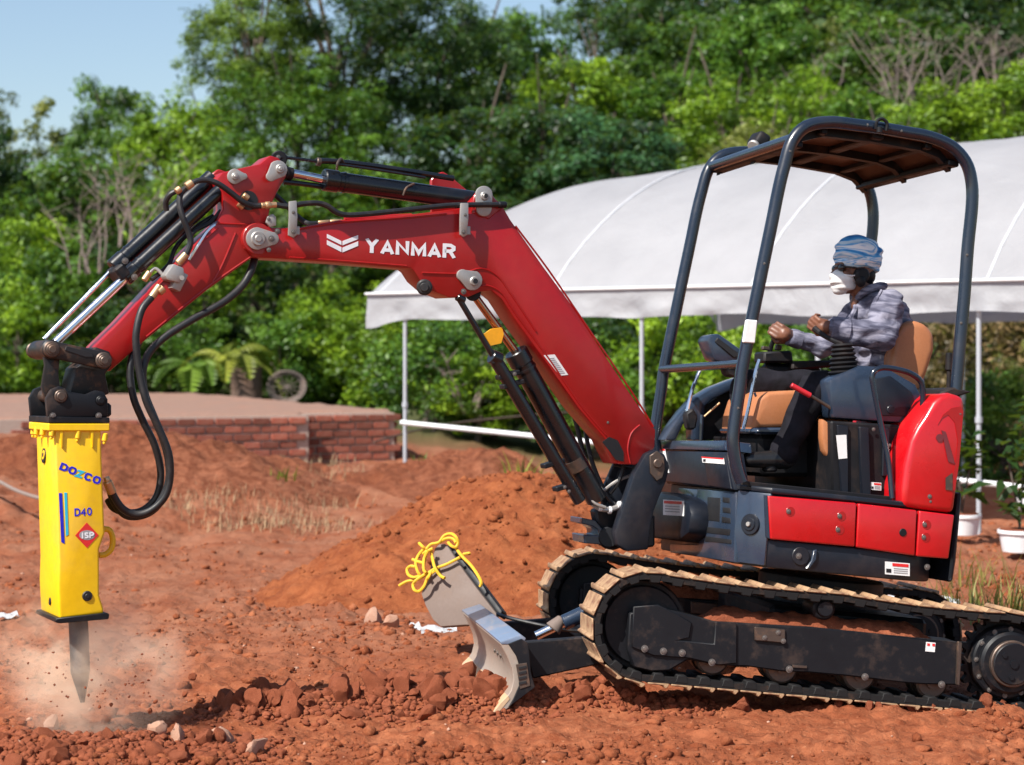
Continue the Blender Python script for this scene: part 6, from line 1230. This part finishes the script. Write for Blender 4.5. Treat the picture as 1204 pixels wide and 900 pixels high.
# ------------------------------------------------------------ trees and bushes
def crown_mesh(seed, nleaf, leaf=.12, shell=.55, lump=.35, stretch=1.0, ncl=70, sub=.22):
    """unit crown (radius about 1): leaf blades gathered in clumps spread through a lumpy volume"""
    rs = np.random.RandomState(seed); d = rs.normal(size=(ncl, 3)); d /= np.linalg.norm(d, axis=1)[:, None]; r = shell + (1 - shell) * rs.rand(ncl) ** .6
    r *= 1 + lump * np.array([mnoise.noise(Vector(v) * 1.7 + Vector((seed, 0, 0))) for v in d]); C = d * r[:, None]; cs_ = sub * rs.uniform(.6, 1.5, ncl)
    k = rs.randint(0, ncl, nleaf); g = rs.normal(size=(nleaf, 3)); g /= np.linalg.norm(g, axis=1)[:, None]; P = C[k] + g * (cs_[k] * rs.rand(nleaf) ** .45)[:, None] * np.array([1.15, 1.15, .8])
    n = g * .7 + rs.normal(size=(nleaf, 3)) * .55 + np.array([0, 0, .55]); n /= np.linalg.norm(n, axis=1)[:, None]; t = np.cross(n, rs.normal(size=(nleaf, 3))); t /= np.linalg.norm(t, axis=1)[:, None]; b = np.cross(n, t)
    L = leaf * rs.uniform(.6, 1.35, nleaf)[:, None]; a = P - t * L; c = P + t * L; e = P + b * L * .42 + n * L * .12; f = P - b * L * .42 + n * L * .12
    V = np.stack([a, e, c, f], 1).reshape(-1, 3); F = np.arange(nleaf * 4).reshape(-1, 4); tint = np.clip(.5 + .30 * rs.normal(size=ncl)[k] + .18 * rs.normal(size=nleaf), 0, 1)
    return mesh_np('crown', V, F, 'leaves', smooth=False, tint=np.repeat(tint, 4))
CR_A = [crown_mesh(s, 8500, .050, ncl=90, sub=.20) for s in (1, 2, 3)]        # fine-leaved trees
CR_B = [crown_mesh(s, 8500, .052, ncl=75, sub=.24) for s in (4, 5, 6)]        # bushes with larger leaves
CR_C = [crown_mesh(s, 4200, .045, ncl=55, sub=.16, shell=.45, lump=.6) for s in (7, 8)]   # thin, see-through crowns
CR_BIG = [crown_mesh(s, 24000, .026, ncl=230, sub=.13, shell=.42, lump=.55) for s in (11, 12)]
def trunk_mesh(seed, n=6):
    rs = random.Random(seed); mb = MB(); mb.tube([(0, 0, 0), (rs.uniform(-.05, .05), .02, .35), (rs.uniform(-.1, .1), 0, .7), (rs.uniform(-.12, .12), 0, 1.0)], [.075, .055, .045, .03], seg=8)
    for k in range(n):
        a = rs.uniform(0, 6.28); z = rs.uniform(.35, .9); L = rs.uniform(.35, .7); mb.tube([(0, 0, z), (L * .5 * math.cos(a), L * .5 * math.sin(a), z + L * .5), (L * math.cos(a), L * math.sin(a), z + L * .85)], [.032, .02, .008], seg=6)
    return mb.mesh('trunk', 'bark')
TR = [trunk_mesh(s) for s in range(4)]
def tree(px, ytop, ybot, wpx, d, col, label, kind='A', cat='tree', name='tree', group='trees and bushes on the hillside'):
    if px < 470 and d < 36.5 and ytop > 200: d += 5.8
    if ytop < 60 and px > 560: ytop -= 35; ybot += 5
    c = at(px, (ytop + ybot) / 2, d); w = wpx / FPX * d / 2; hh = (ybot - ytop) / FPX * d / 2; zb_ = hz(c.x, d)
    P_ = empty(name, (c.x, d, zb_), label, cat, group); P_.rotation_euler.z = 0
    me = random.choice({'A': CR_A, 'B': CR_B, 'C': CR_C, 'G': CR_BIG}[kind])
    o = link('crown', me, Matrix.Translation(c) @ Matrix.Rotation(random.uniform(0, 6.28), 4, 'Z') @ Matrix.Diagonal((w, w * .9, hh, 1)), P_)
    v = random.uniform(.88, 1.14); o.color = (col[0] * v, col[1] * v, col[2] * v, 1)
    th = max(.5, c.z - zb_ + hh * .1); link('trunk', random.choice(TR), Matrix.Translation((c.x, d, zb_ - .1)) @ Matrix.Rotation(random.uniform(0, 6), 4, 'Z') @ Matrix.Diagonal((max(.8, w * .7), max(.8, w * .7), th, 1)), P_)
    return P_
BR_, MD, DK, OL, BL_ = (.115, .225, .009), (.046, .125, .010), (.015, .054, .010), (.13, .16, .03), (.03, .09, .035)  # leaf tones: bright yellow green, mid, dark, olive, bluish
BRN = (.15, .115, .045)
TREES = [
 # (px, top, bottom, width, depth, colour, kind, label)
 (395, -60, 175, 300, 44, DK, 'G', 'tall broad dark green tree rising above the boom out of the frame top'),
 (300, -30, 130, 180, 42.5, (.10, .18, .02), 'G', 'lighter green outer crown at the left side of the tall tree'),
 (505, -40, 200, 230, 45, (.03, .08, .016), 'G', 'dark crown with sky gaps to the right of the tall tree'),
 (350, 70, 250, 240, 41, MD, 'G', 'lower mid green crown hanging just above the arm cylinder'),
 (560, 120, 260, 200, 40, DK, 'A', 'dark green tree directly above the boom cylinder bracket'),
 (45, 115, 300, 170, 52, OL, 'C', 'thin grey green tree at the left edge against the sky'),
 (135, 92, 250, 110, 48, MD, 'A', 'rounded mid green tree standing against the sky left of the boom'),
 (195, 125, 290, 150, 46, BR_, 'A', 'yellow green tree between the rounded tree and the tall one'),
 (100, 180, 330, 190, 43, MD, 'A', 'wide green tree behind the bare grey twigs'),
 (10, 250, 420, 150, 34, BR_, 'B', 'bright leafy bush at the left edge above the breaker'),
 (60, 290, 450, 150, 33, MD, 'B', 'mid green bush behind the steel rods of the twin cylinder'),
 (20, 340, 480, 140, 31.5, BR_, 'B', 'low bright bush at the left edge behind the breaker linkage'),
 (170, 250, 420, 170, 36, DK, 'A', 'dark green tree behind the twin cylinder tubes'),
 (240, 200, 360, 170, 38, BR_, 'A', 'bright green tree behind the top of the arm'),
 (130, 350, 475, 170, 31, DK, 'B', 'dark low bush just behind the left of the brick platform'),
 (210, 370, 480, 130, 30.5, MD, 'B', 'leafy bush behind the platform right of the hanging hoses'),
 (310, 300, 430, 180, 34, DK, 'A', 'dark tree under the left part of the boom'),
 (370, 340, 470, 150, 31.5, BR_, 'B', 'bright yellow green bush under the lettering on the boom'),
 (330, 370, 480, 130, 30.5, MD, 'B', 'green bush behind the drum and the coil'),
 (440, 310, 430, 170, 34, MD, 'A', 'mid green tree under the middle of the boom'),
 (440, 380, 500, 140, 30.5, BR_, 'B', 'bright green bush beside the leftmost tent post'),
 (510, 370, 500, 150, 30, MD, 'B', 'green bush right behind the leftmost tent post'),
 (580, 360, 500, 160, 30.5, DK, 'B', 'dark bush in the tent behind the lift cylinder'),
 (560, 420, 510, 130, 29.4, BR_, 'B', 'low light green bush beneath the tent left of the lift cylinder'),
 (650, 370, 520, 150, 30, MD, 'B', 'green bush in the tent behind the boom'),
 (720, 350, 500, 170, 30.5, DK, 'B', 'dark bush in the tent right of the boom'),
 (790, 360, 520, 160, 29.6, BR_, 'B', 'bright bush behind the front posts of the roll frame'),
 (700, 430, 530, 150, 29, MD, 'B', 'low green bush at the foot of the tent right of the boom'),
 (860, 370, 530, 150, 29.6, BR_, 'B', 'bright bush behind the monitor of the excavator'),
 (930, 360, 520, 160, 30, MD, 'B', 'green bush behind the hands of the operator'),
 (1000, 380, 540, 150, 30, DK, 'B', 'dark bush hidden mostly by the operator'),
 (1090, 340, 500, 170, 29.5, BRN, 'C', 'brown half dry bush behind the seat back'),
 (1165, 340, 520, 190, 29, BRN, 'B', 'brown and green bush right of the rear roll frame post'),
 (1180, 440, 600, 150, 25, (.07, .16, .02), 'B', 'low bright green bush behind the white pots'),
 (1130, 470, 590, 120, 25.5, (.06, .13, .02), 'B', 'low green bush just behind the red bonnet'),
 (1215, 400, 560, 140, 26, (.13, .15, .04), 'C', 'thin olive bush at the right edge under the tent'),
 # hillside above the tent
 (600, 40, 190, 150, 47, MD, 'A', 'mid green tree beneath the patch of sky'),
 (690, 60, 220, 190, 43, BR_, 'A', 'bright green broad tree above the left end of the tent'),
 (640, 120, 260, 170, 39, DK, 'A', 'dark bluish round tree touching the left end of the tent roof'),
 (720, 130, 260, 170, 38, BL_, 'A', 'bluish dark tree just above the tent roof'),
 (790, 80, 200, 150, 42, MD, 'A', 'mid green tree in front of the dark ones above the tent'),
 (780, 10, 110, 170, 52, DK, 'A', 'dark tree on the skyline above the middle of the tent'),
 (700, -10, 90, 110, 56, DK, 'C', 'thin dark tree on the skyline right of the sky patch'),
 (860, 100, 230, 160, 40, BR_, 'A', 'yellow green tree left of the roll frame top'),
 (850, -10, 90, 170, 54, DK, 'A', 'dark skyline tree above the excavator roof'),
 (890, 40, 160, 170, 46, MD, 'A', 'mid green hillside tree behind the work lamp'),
 (940, 90, 200, 150, 42, BR_, 'A', 'bright green tree directly behind the roof of the excavator'),
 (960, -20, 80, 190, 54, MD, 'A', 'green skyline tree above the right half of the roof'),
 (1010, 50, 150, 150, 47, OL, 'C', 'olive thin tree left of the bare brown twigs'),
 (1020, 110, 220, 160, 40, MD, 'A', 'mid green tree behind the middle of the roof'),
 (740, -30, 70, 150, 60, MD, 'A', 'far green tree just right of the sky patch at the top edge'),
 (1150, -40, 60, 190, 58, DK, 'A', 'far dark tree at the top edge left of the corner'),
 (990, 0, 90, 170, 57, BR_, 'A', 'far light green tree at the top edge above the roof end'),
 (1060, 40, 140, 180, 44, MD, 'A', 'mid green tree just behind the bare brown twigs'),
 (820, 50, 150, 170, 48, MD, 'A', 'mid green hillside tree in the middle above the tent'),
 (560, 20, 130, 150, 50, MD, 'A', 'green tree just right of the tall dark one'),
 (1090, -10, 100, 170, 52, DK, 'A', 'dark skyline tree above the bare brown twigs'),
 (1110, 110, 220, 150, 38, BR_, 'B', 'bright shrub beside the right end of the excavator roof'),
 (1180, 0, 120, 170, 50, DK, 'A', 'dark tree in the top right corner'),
 (1190, 80, 200, 160, 38, BR_, 'B', 'bright leafy shrub just over the right end of the tent'),
 (1050, 160, 260, 170, 36.5, MD, 'A', 'green tree hidden behind the tent right of the roof'),
 (960, 180, 280, 200, 37, MD, 'A', 'green tree mostly hidden behind the tent'),
 (470, 200, 330, 200, 39, MD, 'A', 'mid green tree right behind the boom cylinder'),
 (420, 190, 300, 170, 40, BR_, 'A', 'bright green tree behind the left half of the boom cylinder'),
 (560, 230, 330, 150, 36.5, DK, 'A', 'dark tree behind the bend of the boom'),
 (250, 120, 240, 150, 47, BR_, 'A', 'light green tree beneath the left branches of the tall tree'),
 (60, 210, 320, 150, 46, DK, 'A', 'dark tree left of the bare grey twigs'),
 (500, 330, 410, 150, 33, BR_, 'A', 'bright green bush just below the boom left of the tent corner'),
 (900, 150, 250, 150, 38, OL, 'A', 'olive green tree behind the near front roll frame post'),
 (1240, 300, 480, 150, 30, BRN, 'B', 'brown bush cut by the right edge of the frame'),
 (-25, 130, 330, 120, 44, DK, 'A', 'dark tree cut by the left edge of the frame'),
]
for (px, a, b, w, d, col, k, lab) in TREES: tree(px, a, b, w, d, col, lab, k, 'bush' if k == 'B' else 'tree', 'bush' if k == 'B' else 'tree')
# background wood beyond the frame edges and filling between the counted trees
def undergrowth():
    rs = np.random.RandomState(21); N = 120000; d = 31 + 52 * rs.rand(N) ** 1.2; x = rs.uniform(-.62, .62, N) * d; keep = (x > -1.3) | (d > 36.2); x, d = x[keep], d[keep]; N = len(x); z = height(x, d) + rs.rand(N) ** 1.5 * (1.4 + 1.0 * fbm(x, d, .35, 3, 3)); n = rs.normal(size=(N, 3)) + [0, -.3, .8]; n /= np.linalg.norm(n, axis=1)[:, None]
    t = np.cross(n, rs.normal(size=(N, 3))); t /= np.linalg.norm(t, axis=1)[:, None]; b = np.cross(n, t); L = (rs.uniform(.6, 1.3, N) * np.clip((d - 24) * .006 + .02, .05, .24))[:, None]; P = np.stack([x, d, z], -1)
    V = np.stack([P - t * L, P + b * L * .45, P + t * L, P - b * L * .45], 1).reshape(-1, 3); o = link('undergrowth', mesh_np('undergrowth', V, np.arange(4 * N).reshape(-1, 4), 'leaves', smooth=False, tint=np.repeat(np.clip(.5 + .8 * fbm(x, d, .8, 3, 7) + .15 * rs.normal(size=N), 0, 1), 4))); o.color = (.055, .11, .02, 1); o['kind'] = 'stuff'; o['label'] = 'dense green undergrowth covering the hillside between the trees'; o['category'] = 'undergrowth'
undergrowth()
# bare twiggy shrubs
def twigs(px, py, d, w, h, n, label, mat='dead_twig', seed=1):
    rs = random.Random(seed); c = at(px, py, d); W_, H_ = w / FPX * d, h / FPX * d; P_ = empty('bare_shrub', (c.x, d, c.z - H_ * .5), label, 'shrub')
    for k in range(n):
        mb = MB(); x, y, z = rs.uniform(-W_ * .25, W_ * .25), rs.uniform(-.3, .3), 0; dx = rs.uniform(-.5, .5); pts = [(x, y, z)]
        for j in range(6): dx += rs.uniform(-.45, .45); x += dx * H_ * .10; y += rs.uniform(-.1, .1); z += H_ * .17 * rs.uniform(.6, 1.2); pts.append((x, y, z))
        mb.tube(pts, [.020, .017, .014, .012, .009, .007, .004], seg=5, sub=2)
        for j in range(2, 6):
            p = Vector(pts[j]); q = p + Vector((rs.uniform(-1, 1) * H_ * .22, rs.uniform(-.2, .2), rs.uniform(-.05, 1) * H_ * .2)); r = q + Vector((rs.uniform(-1, 1) * H_ * .12, 0, rs.uniform(-.4, .8) * H_ * .12)); mb.tube([p, q, r], [.009, .006, .003], seg=4, sub=2)
        part('branch', mb, mat, P_)
twigs(105, 262, 36, 80, 120, 7, 'bare grey twiggy shrub left of the twin cylinder', seed=1)
twigs(150, 235, 35.5, 60, 110, 9, 'smaller bare twiggy shrub behind the cylinder tubes', seed=2)
twigs(1080, 85, 40, 170, 120, 16, 'tangle of bare brown twigs on the hillside above the right end of the excavator roof', seed=3)
twigs(1160, 75, 41, 110, 90, 12, 'bare brown twigs near the top right corner', seed=4)
twigs(960, 100, 43, 70, 70, 6, 'few pale bare twigs on the hillside behind the excavator roof', seed=6)
twigs(555, 450, 29, 60, 70, 6, 'thin dry twigs under the tent left of the lift cylinder', seed=5)
# palm-like plant
def palm(px, py, d, s, label, seed, col=(.20, .24, .025, 1)):
    rs = random.Random(seed); c = at(px, py, d); P_ = empty('palm_plant', c, label, 'palm')
    for k in range(11):
        a = rs.uniform(0, 6.28); V = []; F = []; n = 16; L = s * rs.uniform(.8, 1.2); up = rs.uniform(.7, 1.5)
        for j in range(n):
            t = j / (n - 1); r = L * t; z = L * (up * t - 1.55 * t * t); base = Vector((r * math.cos(a), r * math.sin(a), z)); l = L * .34 * math.sin(math.pi * (t * .85 + .1)); V.append(base[:])
            for sg in (-1, 1): tip = base + Vector((-math.sin(a), math.cos(a), 0)) * sg * l + Vector((math.cos(a), math.sin(a), -.3)) * l * .5 + Vector((0, 0, -.25 * l)); V.append(tip[:])
        for j in range(n - 1):
            for sg in (1, 2): V.append(tuple(np.array(V[j * 3 + sg]) + [0.004, .004, 0])); F.append((j * 3, (j + 1) * 3, len(V) - 1, j * 3 + sg))
        me = mesh_np('frond', np.array(V), np.array(F), 'leaves', smooth=False, tint=np.full(len(V), rs.uniform(.3, .9))); o = link('frond', me, Matrix.Translation(c), P_); o.color = col
    mb = MB(); mb.cyl((0, 0, -s * .25), (0, 0, 0), .06, .04, seg=8); part('trunk', mb, 'bark', P_)
palm(268, 425, 35.0, .90, 'yellow green palm like plant behind the brick platform', 1); palm(228, 436, 35.3, .75, 'greener palm like plant left of the yellow one', 2, (.10, .20, .02, 1))
